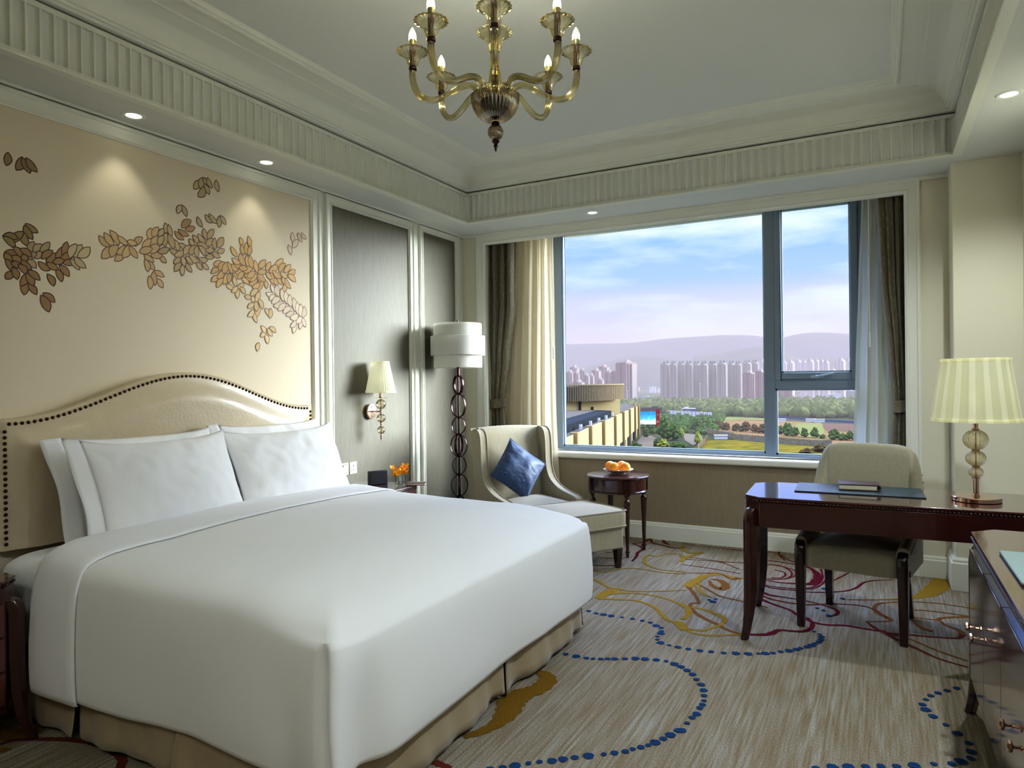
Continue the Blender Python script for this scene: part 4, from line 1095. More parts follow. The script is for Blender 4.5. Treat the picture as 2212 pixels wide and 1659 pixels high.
# ------------------------------------------------------------------ switches
def plate(label, y, kind):
    t = thing('wall_switch' if kind else 'power_socket', label, 'switch' if kind else 'socket', (LX + .003, y, .753), 0)
    MB().box((0, -.040, -.045), (.008, .040, .045)).build('faceplate', X['plate'], t, bevel=.002)
    if kind:
        MB().at((.008, 0, 0), (0, R(3), 0)).box((-.001, -.025, -.031), (.005, .025, .031)).build('rocker', X['plate'], t, bevel=.0015)
        MB().box((.0075, -.0275, -.0335), (.0083, .0275, .0335)).build('gap', X['slot'], t)
    else:
        MB().box((.0075, -.026, -.032), (.0095, .026, .032)).build('insert', X['plate'], t, bevel=.0015)
        MB().box((.0093, -.004, .008), (.0102, .004, .020)).box((.0093, -.013, -.016), (.0102, -.006, -.009)).box((.0093, .006, -.016), (.0102, .013, -.009)).build('pin_holes', X['slot'], t, bevel=.001)
    return t
tag(plate('white rocker switch on the brown wallcovering beside the pillow', 3.872, 1), group=None)
plate('white three-pin socket on brown wallcovering right of the rocker switch', 3.962, 0)

# ------------------------------------------------------------------ wall sconce
def pleated(r0, z0, r1, z1, name, parent, m, pl=40, depth=.02, n=320, band=.008, box=False):
    mb = MB(); rows = []
    for k in range(9):
        u = k / 8; z = z0 + (z1 - z0) * u; r = r0 + (r1 - r0) * u; row = []
        for j in range(n):
            a = 2 * PI * j / n; w = math.sin(pl * a + .5 * math.sin(3 * a))
            w = math.copysign(abs(w) ** .4, w) if box else w
            row.append((r * (1 + depth * w) * math.cos(a), r * (1 + depth * w) * math.sin(a), z))
        rows.append(row)
    mb.grid(rows, close_u=True)
    sh = mb.build(name, m, parent, angle=60 if box else 180)
    for r, z in ((r0, z0), (r1, z1)):
        MB().lathe([(r * 1.025, z - band), (r * 1.03, z), (r * 1.015, z + band), (r * .97, z + band), (r * .97, z - band), (r * 1.025, z - band)], 64, cap=False).build('binding', m, sh)
    return sh
sc = thing('wall_sconce', 'wall sconce with cream pleated shade and glass ball stem on an oval brass plate', 'wall lamp', (LX, 4.16, 1.168))
mb = MB(); rows = []
for o, x in ((.97, .003), (1, .010), (1, .026), (.95, .030), (.001, .031)):
    rows.append([(x, .052 * o * math.cos(a * PI / 24), .060 * o * math.sin(a * PI / 24)) for a in range(48)])
mb.grid(rows, close_u=True); mb.build('wall_plate', X['gold'], sc)
mb = MB().tube([(.03, 0, 0), (.118, 0, 0)], .0048, 10)
mb.ball((.036, 0, 0), .008)
for z in (.036, -.036): mb.at((.032, 0, z)).ball((0, 0, 0), .006)
mb.build('arm', X['gold'], sc)
mb = MB().at((.118, 0, 0))
mb.lathe([(.003, -.2), (.003, .10)], 10)
for z, r in ((0, .012), (.016, .009), (-.016, .009), (-.082, .008), (-.096, .010), (-.110, .008), (-.178, .007), (-.190, .010), (-.204, .009), (-.216, .006)): mb.ball((0, 0, z), r)
mb.lathe([(.0125, .105), (.014, .11), (.0125, .115), (.0125, .165), (.009, .168)], 20)
mb.build('stem', X['gold'], sc)
for z, r in ((.056, .0385), (-.050, .0345), (-.142, .0305)):
    MB().at((.118, 0, 0)).ball((0, 0, z), r, n=28, m=16).build('glass_ball', X['clear'], sc)
MB().at((.118, 0, .103)).lathe([(.0005, -.001), (.046, .001), (.048, .003), (.0005, .002)], 32, cap=False).build('drip_dish', X['clear'], sc)
g = thing_sh = MB()
sh = pleated(.114, .152, .068, .377, 'lamp_shade', sc, X['shade'], pl=44, depth=.012, n=352)
sh.location = (.118, 0, 0)
MB().at((.118, 0, .235)).lathe([(.011, -.07), (.011, -.03), (.020, -.01), (.026, .012), (.020, .034), (.008, .044), (.0005, .046)], 20, cap=False).build('bulb', X['bulbw'], sc)

# ------------------------------------------------------------------ floor lamp
fl_ = thing('floor_lamp', 'tall floor lamp with tiered white drum shade over a stack of dark bronze hoops', 'floor lamp', (-3.205, 5.0, 0))
MB().lathe([(.16, 0), (.165, .006), (.165, .018), (.155, .024), (.03, .030), (.014, .05)], 48).build('base', X['bronze'], fl_)
MB().lathe([(.0085, .03), (.0085, 1.86), (.006, 1.862), (.006, 1.9), (.009, 1.902), (.009, 1.918), (.004, 1.92)], 16).build('pole', X['bronze'], fl_)
MB().lathe([(.014, 1.446), (.014, 1.56)], 16).build('collar', X['bronze'], fl_)
zs = [1.446, 1.285, 1.085, .937, .748, .592, .402, .245, .055]
for i in range(8):
    za, zb = zs[i], zs[i + 1]; big = (za - zb) > .17; hz = (za - zb) / 2 - .001; hr = .071 if big else .059
    for k, ang in enumerate((R(-20 + i * 13), R(58 + i * 13)) if (i >= 3 and big) else (R(-20 + i * 17),)):
        mb = MB().at((0, 0, (za + zb) / 2), (0, 0, ang)); rows = []
        wdt = .017 if k == 0 else .012; s_ = 1 if k == 0 else .97
        for a in range(48):
            t_ = 2 * PI * a / 48; c, s = math.cos(t_), math.sin(t_)
            rows.append([((hr * s_ + q) * c, w, (hz * s_ + q) * s) for q, w in ((-.0035, -wdt * .6), (.001, -wdt), (.0045, -wdt * .6), (.0045, wdt * .6), (.001, wdt), (-.0035, wdt * .6))])
        mb.grid(rows, close_u=True, close_v=True); mb.build('hoop', X['bronze'], fl_, bevel=.0015)
    MB().ball((0, 0, za), .013, n=12, m=8).build('joint', X['bronze'], fl_)
shd = MB().lathe([(.206, 1.512), (.208, 1.514), (.208, 1.889), (.206, 1.891), (.204, 1.889), (.204, 1.514), (.206, 1.512)], 64, cap=False).build('lamp_shade', X['shadew'], fl_)
MB().lathe([(.2325, 1.618), (.2345, 1.620), (.2345, 1.782), (.2325, 1.784), (.2305, 1.782), (.2305, 1.620), (.2325, 1.618)], 64, cap=False).build('shade_band', X['shadew'], shd)
MB().lathe([(.0005, 1.875), (.204, 1.875)], 48, cap=False).build('diffuser', X['shadew'], shd)
MB().lathe([(.206, 1.616), (.232, 1.616)], 48, cap=False).build('band_rim', X['shadew'], shd)
for z in (1.86, 1.52):
    sp = MB()
    for k in range(3): a = k * 2.094; sp.tube([(0, 0, z), (.205 * math.cos(a), .205 * math.sin(a), z)], .002, 6)
    sp.build('spider', X['bronze'], fl_)
MB().at((0, 0, 1.68)).lathe([(.012, -.08), (.012, -.03), (.02, 0), (.03, .03), (.02, .06), (.0005, .07)], 18, cap=False).build('bulb', X['bulbw'], fl_)
# ------------------------------------------------------------------ wing chair and ottoman
# local frame: x = forward (towards the ottoman), y = towards the window
AR = math.atan2(-.545, .84)
wc = thing('wing_chair', 'oat striped wing chair with sloping arms in the corner by the curtain', 'armchair', (-2.83, 5.195, 0), AR)
wprof = [(.085, .14), (-.012, .93), (-.006, .968), (.03, .988), (.085, .988), (.128, .965), (.150, .92), (.160, .84), (.164, .74), (.172, .665), (.195, .60), (.240, .548), (.31, .508), (.40, .480), (.50, .463), (.58, .452), (.625, .436), (.640, .405), (.640, .14)]
wp = [(p.x, p.y) for p in spline([(a, b, 0) for a, b in wprof[:-1]], 3)] + [wprof[-1]]
for s in (-1, 1):
    y0, y1 = (.275, .345) if s > 0 else (-.345, -.275)
    mb = MB().prism([(a, b) for a, b in wp], y0, y1, 'y')
    wg = mb.build('wing_arm', X['fabric'], wc, bevel=.022, seg=5, angle=60)
    yy = y1 - .004 if s > 0 else y0 + .004
    front = [(p[0] + .002, p[1] + .002) for p in wp if p[0] > .02 and p[1] > .40]
    MB().tube([(a, yy, b) for a, b in front], .0042, 8).build('piping', X['fabric'], wg)
    MB().tube([(a, y0 + .004 if s > 0 else y1 - .004, b) for a, b in front], .0042, 8).build('piping', X['fabric'], wg)
mb = MB(); rows = []
for j in range(13):
    v = j / 12; z = .30 + .675 * v; xx = .125 - .085 * v; row = []
    for i in range(25):
        y = -.285 + .57 * i / 24; u = i / 12 - 1
        row.append((xx + .035 * (1 - u ** 4) * math.sin(PI * min(1, v * 1.05)) ** .5 + .0 * u, y, z + (.012 * (1 - u * u) if v > .9 else 0)))
    rows.append(row)
top = [(p[0] - .03, p[1], p[2] + .022) for p in rows[-1]]; t2 = [(p[0] - .075, p[1], p[2] + .022) for p in rows[-1]]; t3 = [(p[0] - .105, p[1], p[2] - .006) for p in rows[-1]]
bk = [(p[0] - .10, p[1], .30) for p in rows[0]]
mb.grid(rows + [top, t2, t3, bk]); mb.build('backrest', X['fabric'], wc, angle=70)
MB().box((.09, -.30, .14), (.635, .30, .305)).build('seat_base', X['fabric'], wc, bevel=.02, seg=3)
st_ = rbox(.11, .650, -.272, .272, .30, .415, .035, .030, wr=.002); st_.build('seat_cushion', X['fabric'], wc, angle=70)
def leg4(x, y, t, h=.14, a=.026, b=.017, m='darkwood', dx=0, dy=0):
    mb = MB(); rows = []
    for z, w, o in ((0, b, 1), (h, a, 0)):
        rows.append([(x + dx * o + q * w, y + dy * o + r * w, z) for q, r in ((-1, -1), (1, -1), (1, 1), (-1, 1))])
    mb.grid(rows, close_u=True); mb.f += [(3, 2, 1, 0), (4, 5, 6, 7)]; mb.m += [0, 0]
    return mb.build('leg', X[m], t, bevel=.002)
for x, y in ((.12, -.29), (.12, .29), (.59, -.28), (.59, .28)): leg4(x, y, wc, .142)
ot = thing('ottoman', 'oat striped ottoman with tapered dark legs pushed against the wing chair', 'ottoman', (-2.83, 5.195, 0), AR)
MB().box((.690, -.290, .142), (1.165, .335, .315)).build('base', X['fabric'], ot, bevel=.018, seg=3)
oc = rbox(.665, 1.190, -.305, .352, .305, .432, .030, .030, wr=.002).build('cushion', X['fabric'], ot, angle=70)
for z in (.316, .428):
    q = []
    for (cx, cy, s0) in ((1.190 - .03, -.305 + .03, -90), (1.190 - .03, .352 - .03, 0), (.665 + .03, .352 - .03, 90), (.665 + .03, -.305 + .03, 180)):
        q += [(cx + .031 * math.cos(R(s0 + 90 * k / 4)), cy + .031 * math.sin(R(s0 + 90 * k / 4)), z) for k in range(5)]
    MB().tube(q, .0045, 8, closed=True).build('piping', X['fabric'], oc)
for x, y in ((.725, -.25), (.725, .30), (1.135, -.25), (1.135, .30)): leg4(x, y, ot, .145, .027, .017)
# blue cushion, standing on its corner
cu = pillow_mesh(.385, .385, .165, 0, 9, .075).build('cushion', X['blue'], None, angle=180)
F = Vector((.84, -.545, 0)).normalized(); Wd = Vector((.545, .84, 0)).normalized()
ctr = Vector((-2.83, 5.195, 0)) + F * .245 + Wd * (-.035) + Vector((0, 0, .655))
up = (Vector((0, 0, 1)) - F * .33).normalized(); nr = (F + Vector((0, 0, .33))).normalized()
ang = R(45 + 6); lx = Wd * math.cos(ang) + up * math.sin(ang); ly = -Wd * math.sin(ang) + up * math.cos(ang)
mxx = Matrix((lx, ly, nr)).transposed().to_4x4(); cu.matrix_world = Matrix.Translation(ctr) @ mxx
tag(cu, 'blue patterned square cushion standing on one corner in the wing chair', 'cushion')
q = []
hw = .385 / 2
for sx, sy, ex, ey in ((-1, -1, 1, -1), (1, -1, 1, 1), (1, 1, -1, 1), (-1, 1, -1, -1)):
    for k in range(12):
        t = k / 12; u = sx + (ex - sx) * t; v = sy + (ey - sy) * t
        q.append((hw * u * (1 - .06 * (1 - v ** 2) * abs(u) ** 3), hw * v * (1 - .075 * (1 - abs(u) ** 3) * abs(v) ** 3), 0))
MB().tube(q, .0042, 8, closed=True).build('piping', X['blue'], cu)

# ------------------------------------------------------------------ round side table
TC = (-1.875, 5.31); TZ = .624
tb = thing('side_table', 'small round mahogany table with turned legs beside the ottoman below the window', 'side table', (TC[0], TC[1], 0), R(37.4))
MB().lathe([(.0005, TZ - .026), (.225, TZ - .026), (.238, TZ - .022), (.250, TZ - .012), (.253, TZ - .005), (.248, TZ), (.0005, TZ)], 72, cap=False).build('top', X['wood2'], tb)
MB().lathe([(.0005, TZ - .135), (.228, TZ - .135), (.234, TZ - .131), (.234, TZ - .124), (.226, TZ - .120), (.222, TZ - .117), (.222, TZ - .026)], 72, cap=False).build('apron', X['wood'], tb)
for k in range(4):
    a = k * PI / 2; mb = MB().at((.222 * math.cos(a), .222 * math.sin(a), 0), (0, 0, a))
    mb.box((-.022, -.022, TZ - .138), (.022, .022, TZ - .027))
    mb.at((.215 * math.cos(a), .215 * math.sin(a), 0), (0, 0, a + PI / 8))
    mb.lathe([(.012, 0), (.013, .03), (.018, .036), (.018, .046), (.012, .052), (.0125, .06), (.024, .40), (.026, .412), (.026, .432), (.018, .440), (.014, .452), (.018, .468), (.026, .480), (.026, TZ - .136)], 8)
    mb.build('leg', X['wood'], tb, bevel=.0015, angle=30)
pc = (-1.895, 5.375, TZ + .001)
pl = MB().lathe([(.0005, .004), (.050, .003), (.052, 0), (.058, 0), (.062, .006), (.100, .018), (.122, .030), (.124, .033), (.121, .033), (.098, .022), (.060, .010), (.0005, .008)], 64, cap=False).build('plate', X['porcelain'], None, loc=pc)
tag(pl, 'white porcelain plate holding four oranges on the round side table', 'plate')
vr = Vector((.943, .332, 0)); vf = Vector((-.332, .943, 0))
og = None
for i, (a, b, lab) in enumerate(((-.066, .036, 'leftmost orange, at the back of the plate'), (-.034, -.046, 'front orange left of centre on the plate'), (.027, .054, 'rear orange half hidden behind the front right one'), (.056, -.036, 'front orange at the right side of the plate'))):
    p = Vector(pc) + vr * a + vf * b + Vector((0, 0, .0515))
    if og is None:
        og = MB().ball((0, 0, 0), .043, n=32, rz=.041, m=20).build('orange', X['orange'], None, angle=180)
        MB().at((0, 0, .040)).lathe([(.004, 0), (.0045, .0015), (.0005, .002)], 8, cap=False).build('stem_button', X['stem'], og)
        o = og; o.location = p; tag(o, lab, 'orange', 'oranges on the plate')
    else:
        o = dup(og, p, 0, lab, rot=(rn.uniform(-.5, .5), rn.uniform(-.5, .5), i))

# ------------------------------------------------------------------ writing desk
DR = R(2.2)
dk = thing('writing_desk', 'dark mahogany writing desk with canted corners and beaded edge', 'desk', (-.640, 3.785, 0), DR)
DL, DD, DH = 1.385, .60, .76
tp = octo(0, DL, 0, DD, .078)
mb = MB().prism(tp, DH - .012, DH); mb.prism(grow(tp, -.010), DH - .028, DH - .012)
tt = mb.build('desktop', X['wood2'], dk, bevel=.003)
q = MB(); beads(q, grow(tp, -.002), DH - .020, r=.0068, gap=.0165, skip=(4, 5)); q.build('bead_edge', X['wood'], tt)
ap = grow(tp, -.004)
MB().prism(ap, .602, DH - .028).build('apron', X['wood'], dk, bevel=.002)
for x, y, dx, dy in ((.036, .036, -1, -1), (DL - .036, .036, 1, -1), (.036, DD - .036, -1, 1), (DL - .036, DD - .036, 1, 1)):
    sabre('leg', x + dx * .012, y + dy * .012, dx, dy, .700, dk, X['wood'], w=.060, flare=.040)
def dloc(x, y, z=DH + .0005):
    v = Matrix.Rotation(DR, 3, 'Z') @ Vector((x, y, 0)); return (v.x - .640, v.y + 3.785, z)
bt = thing('desk_blotter', 'slate leather desk pad lying on the writing desk', 'desk pad', dloc(.235, .262), DR - R(.5))
MB().box((0, 0, 0), (.625, .330, .006)).build('pad', X['blotter'], bt, bevel=.0015)
bk_ = thing('organizer', 'brown leather organizer with cream pages on the desk pad', 'organizer', dloc(.455, .36, DH + .0075), DR + R(2))
mb = MB(); rows = []
for y in (0, .145):
    rows.append([(p[0], y, p[1]) for p in [(0, .034), (.19, .036), (.203, .032), (.208, .02), (.203, .006), (.19, .001), (0, .0005), (0, .005), (.188, .006), (.199, .012), (.202, .02), (.199, .028), (.188, .031), (0, .029)]])
mb.grid(rows, close_u=True)
for off in (0, 14): mb.f.append(tuple(range(off, off + 14))); mb.m.append(0)
mb.build('cover', X['brownl'], bk_, bevel=.001)
MB().box((.004, .004, .0065), (.186, .141, .0285)).build('pages', X['page'], bk_)

tl = thing('table_lamp', 'table lamp with cream pleated shade, ribbed glass balls and rose gold base', 'table lamp', (.425, 4.115, DH + .001))
MB().lathe([(.0005, 0), (.104, 0), (.108, .002), (.108, .020), (.105, .023), (.0005, .023)], 64, cap=False).build('base', X['gold'], tl)
MB().lathe([(.016, .023), (.016, .030), (.0125, .032), (.0125, .108), (.02, .110), (.02, .114), (.004, .115), (.004, .34), (.0005, .34)], 24, cap=False).lathe([(.017, .168), (.019, .171), (.017, .174)], 24, cap=False).lathe([(.017, .250), (.019, .253), (.017, .256)], 24, cap=False).lathe([(.014, .354), (.018, .360), (.0115, .364), (.0115, .44), (.008, .45), (.008, .46)], 24, cap=False).build('stem', X['gold'], tl)
for z, r, rz in ((.142, .0315, .029), (.212, .0435, .040), (.305, .0535, .0515)):
    MB().at((0, 0, z)).ball((0, 0, 0), r, n=96, rz=rz, rib=.045, ribs=16, m=16).build('glass_ball', X['clear'], tl, angle=180)
pleated(.190, .405, .147, .703, 'lamp_shade', tl, X['shadep'], pl=17, depth=.012, n=408, box=True)
MB().at((0, 0, .50)).lathe([(.013, -.06), (.013, -.02), (.022, 0), (.024, .02), (.018, .04), (.0005, .05)], 20, cap=False).build('bulb', X['bulbw'], tl)
hp = MB().tube(spline([(-.02, 0, .45), (-.05, 0, .47), (-.07, 0, .55), (-.03, 0, .66), (0, 0, .69), (.03, 0, .66), (.07, 0, .55), (.05, 0, .47), (.02, 0, .45)], 6), .0018, 6)
hp.tube([(-.148, 0, .69), (.148, 0, .69)], .0018, 6).build('harp', X['gold'], tl)

# ------------------------------------------------------------------ desk chair (turned slightly, seat towards the camera)
CR = R(-9.5)
ch = thing('desk_chair', 'sage grey upholstered desk chair with dark wooden legs tucked behind the desk', 'chair', (-.146, 4.086, 0), CR)
def shell_path(s):      # s in -1..1 around the U; returns plan point
    a = abs(s); sg = 1 if s > 0 else -1
    if a < .42: return (sg * .215 * a / .42, .535 - .012 * (a / .42) ** 2, 0)
    if a < .66:
        t = (a - .42) / .24 * PI / 2; return (sg * (.215 + .075 * math.sin(t)), .523 - .095 * (1 - math.cos(t)), 0)
    t = (a - .66) / .34; return (sg * (.290 - .012 * t), .428 - .428 * t, 0)
def shell_top(s):
    return interp([(0, .972), (.30, .970), (.42, .958), (.50, .925), (.56, .86), (.63, .75), (.70, .64), (.78, .565), (.88, .515), (1, .482)], abs(s))
mb = MB(); rows_o = []; NS = 72
for k in range(15):
    v = k / 14; ro = []
    for i in range(NS + 1):
        s = -1 + 2 * i / NS; p = Vector(shell_path(s)); e = .01
        tn = (Vector(shell_path(min(1, s + e))) - Vector(shell_path(max(-1, s - e)))).normalized(); nv = Vector((tn.y, -tn.x, 0))   # inward
        zt = shell_top(s); z = .345 + (zt - .345) * v
        thick = .056
        ro.append((p, nv, z, zt))
    rows_o.append(ro)
def off(ro, d, dz=0, lean=0):
    return [tuple(p + nv * d + Vector((0, .055 * max(0, (z - .5)) , 0)) + Vector((0, 0, z + dz - 0))) for p, nv, z, zt in ro]
outer = [off(r, 0) for r in rows_o]; T = rows_o[-1]
rim = [[tuple(Vector(q)) for q in off(T, d, dz)] for d, dz in ((.006, .012), (.018, .020), (.038, .020), (.050, .012))]
inner = [off(r, .056 + .012 * math.sin(PI * k / 14)) for k, r in list(enumerate(rows_o))[::-1]]
allr = outer + rim + inner
mb.grid(allr)
for e in (0, -1):
    col = [r[e] for r in allr]; o = len(mb.v); mb.v += col; mb.f.append(tuple(range(o, o + len(col)))); mb.m.append(0)
bs = mb.build('backrest', X['fabric2'], ch, angle=70)
nlm = MB()
for s in (-1, 1):
    for k in range(26):
        zz = .36 + (shell_top(s * .995) - .36) * k / 25 if k < 6 else None
        ss = s * (.995 - max(0, k - 5) * .021); p = Vector(shell_path(ss)); z = (shell_top(ss) - .018) if k >= 6 else zz
        nlm.ball((p.x + s * .002, p.y + .055 * max(0, z - .5), z), .0042, n=8, m=5)
tag(nlm.build('nailhead_trim', X['nail'], bs), kind='stuff')
mb = rbox(-.232, .232, -.030, .48, .345, .475, .045, .040, wr=.0); mb.build('seat', X['fabric2'], ch, angle=60)
for s in (-1, 1):
    mb = MB(); x = s * .252; rows = []
    for z, w, yo, dpt in ((0, .0185, .004, .019), (.20, .022, 0, .024), (.36, .025, 0, .030), (.43, .026, .002, .032), (.462, .026, .008, .030), (.478, .022, .016, .024), (.484, .016, .022, .018)):
        rows.append([(x + a * w, yo + b * dpt, z) for a, b in ((-1, -.8), (-.8, -1), (.8, -1), (1, -.8), (1, .8), (.8, 1), (-.8, 1), (-1, .8))])
    mb.grid(rows, close_u=True); k = 8; n_ = len(rows); mb.f += [tuple(range(k))[::-1], tuple(range(k * (n_ - 1), k * n_))]; mb.m += [0, 0]
    mb.build('leg', X['darkwood'], ch, angle=50)
    mb = MB(); rows = []
    for z, y, xx in ((0, .500, .215), (.12, .470, .210), (.25, .440, .205), (.36, .430, .200)):
        w = .019 + .004 * z / .36
        rows.append([(s * xx + a * w, y + b * w * 1.1, z) for a, b in ((-1, -1), (1, -1), (1, 1), (-1, 1))])
    mb.grid(rows, close_u=True); mb.f += [(3, 2, 1, 0), (12, 13, 14, 15)]; mb.m += [0, 0]
    mb.build('leg', X['darkwood'], ch, bevel=.002)

# ------------------------------------------------------------------ low cabinet along the right wall
cb = thing('cabinet', 'long low mahogany cabinet with beaded top and rose gold knobs at the right edge', 'cabinet', (.32, 3.37, 0))
CL = 2.55; CW = .45; ch_ = .085
tp = octo(0, CW, -CL, 0, ch_, (1, 0, 0, 1))
mb = MB().prism(tp, .745, .76); mb.prism(grow(tp, -.012), .728, .745)
tt = mb.build('top', X['wood2'], cb, bevel=.003)
q = MB(); n_ = len(tp)
beads(q, grow(tp, -.004), .7365, r=.0075, gap=.0135, skip=[i for i in range(n_) if tp[i][0] > .3 and tp[(i + 1) % n_][0] > .3]); q.build('bead_edge', X['wood'], tt)
bd = grow(tp, -.008)
mb = MB().prism(bd, .150, .722); mb.prism(grow(bd, .006), .722, .729)
mb.build('body', X['wood3'], cb, bevel=.002)
ys = [-.085 - .395 * k for k in range(7)]
for k in range(6):
    d_ = MB().box((-.006, ys[k + 1] + .002, .175), (.012, ys[k] - .002, .690)).build('door', X['wood3'], cb, bevel=.002)
    yk = ys[k + 1] + .060 if k % 2 == 0 else ys[k] - .060
    mb = MB().at((-.005, yk, .478), (0, -PI / 2, 0))
    mb.lathe([(.012, 0), (.012, .003), (.005, .006), (.004, .016), (.0075, .020), (.004, .024), (.0045, .034), (.013, .037), (.0155, .040), (.0155, .045), (.013, .048), (.0005, .049)], 8, cap=False)
    mb.build('knob', X['gold'], d_, angle=30)
MB().box((.02, -CL + .02, .135), (CW - .01, -.02, .152)).build('plinth_rail', X['wood'], cb, bevel=.002)
for y, dy in ((-.032, 1), (-CL + .032, -1)):
    sabre('leg', .026, y, -1, dy * .9, .705, cb, X['wood'], w=.060, flare=.040)
    MB().box((CW - .06, y - .025, 0), (CW - .01, y + .025, .14)).build('leg', X['wood'], cb)
fo = MB().box((0, 0, 0), (.34, .43, .012)).build('folder', X['folder'], None, bevel=.004, loc=(.366, 2.485, .773))
tag(fo, 'grey-green leather folder lying on the low cabinet', 'folder')
fo.location = (.366, 2.487, .7605)
fb = MB().box((.012, .012, 0), (.33, .42, .004)).build('backing', X['black'], fo)

# ------------------------------------------------------------------ chandelier
CX, CY = -1.355, 2.415
cl_ = thing('chandelier', 'amber blown glass chandelier with eight curved candle arms under the ceiling', 'chandelier', (CX, CY, 0), R(0))
zr = 2.715      # rim height of the candle cups
RA = .330
base = zr - .285
MB().lathe([(.004, base - .115), (.006, base - .100), (.010, base - .094), (.006, base - .088), (.012, base - .082), (.017, base - .076), (.008, base - .070)], 20, cap=False).build('finial', X['bronze'], cl_)
MB().at((0, 0, base - .040)).ball((0, 0, 0), .031, n=64, rz=.033, rib=.03, ribs=16, m=14).build('glass_ball', X['smoke'], cl_, angle=180)
MB().lathe([(.012, base - .012), (.018, base - .008), (.014, base + .002)], 20, cap=False).build('collar', X['bronze'], cl_)
bw = []
for k in range(11):
    a = k / 10 * PI / 2; bw.append((.018 + .078 * math.sin(a) , base + .004 + .098 * (1 - math.cos(a))))
bw += [(.094, base + .110)]
MB().lathe(bw, 144, rib=.035, ribs=36, cap=False).build('bowl', X['smoke'], cl_, angle=180)
MB().lathe([(.0005, base + .012), (.03, base + .03), (.055, base + .06), (.06, base + .085), (.0005, base + .088)], 24, cap=False).build('hub', X['bronze'], cl_)
MB().lathe([(.038, base + .09), (.034, base + .13), (.026, base + .17), (.019, base + .22), (.016, base + .27), (.015, base + .30)], 72, rib=.06, ribs=12, cap=False).build('column', X['amber'], cl_, angle=180)
MB().lathe([(.020, base + .285), (.024, base + .31), (.034, base + .335), (.058, base + .355), (.072, base + .362), (.070, base + .364)], 96, rib=.04, ribs=24, cap=False).build('column_cup', X['amber'], cl_, angle=180)
MB().lathe([(.014, base + .30), (.024, base + .36), (.03, base + .42), (.022, base + .50), (.016, base + .56), (.02, base + .60)], 72, rib=.06, ribs=12, cap=False).build('column', X['amber'], cl_, angle=180)
MB().lathe([(.005, base + .05), (.005, 3.17)], 10).build('rod', X['bronze'], cl_)
MB().lathe([(.006, 3.13), (.04, 3.15), (.062, 3.185), (.065, 3.1995)], 32, cap=False).build('canopy', X['bronze'], cl_)
arm_p = [(.055, .105), (.075, .135), (.105, .150), (.145, .140), (.195, .112), (.245, .092), (.290, .100), (.320, .135), (.332, .185), (RA, .218)]
a0 = math.atan2(-CY, -CX)
def arm_parts(k):
    a = a0 + k * PI / 4; c, s = math.cos(a), math.sin(a)
    P = spline([(r * c, r * s, base + z) for r, z in arm_p], 6)
    ar = MB().tube(P, .0118, 32, rib=.11, ribs=8, cap=False).build('arm', X['amber'], cl_, angle=180)
    m = MB().at((RA * c, RA * s, 0))
    m.lathe([(.0125, base + .208), (.0165, base + .213), (.0165, base + .222), (.0135, base + .228)], 20, cap=False)
    m.build('ferrule', X['bronze'], ar)
    MB().at((RA * c, RA * s, 0)).lathe([(.013, base + .224), (.021, base + .234), (.026, base + .252), (.033, base + .268), (.052, base + .281), (.0635, base + .285), (.0640, base + .2865), (.0615, base + .2868), (.050, base + .283)], 72, rib=.035, ribs=18, cap=False).build('candle_cup', X['amber'], ar, angle=180)
    cd = MB().at((RA * c, RA * s, 0)).lathe([(.0125, base + .228), (.0125, base + .305), (.010, base + .306)], 16).build('candle', X['candle'], ar)
    MB().at((RA * c, RA * s, 0)).lathe([(.009, base + .306), (.0095, base + .315), (.013, base + .326), (.0145, base + .334)], 16, cap=False).build('bulb_collar', X['silver'], ar)
    MB().at((RA * c, RA * s, 0)).lathe([(.0146, base + .333), (.0155, base + .345), (.0135, base + .358), (.008, base + .372), (.003, base + .381), (.0005, base + .384)], 16, cap=False).build('bulb', X['bulb'], ar)
    return (CX + RA * c, CY + RA * s, base + .345)
BULBS = [arm_parts(k) for k in range(8)]
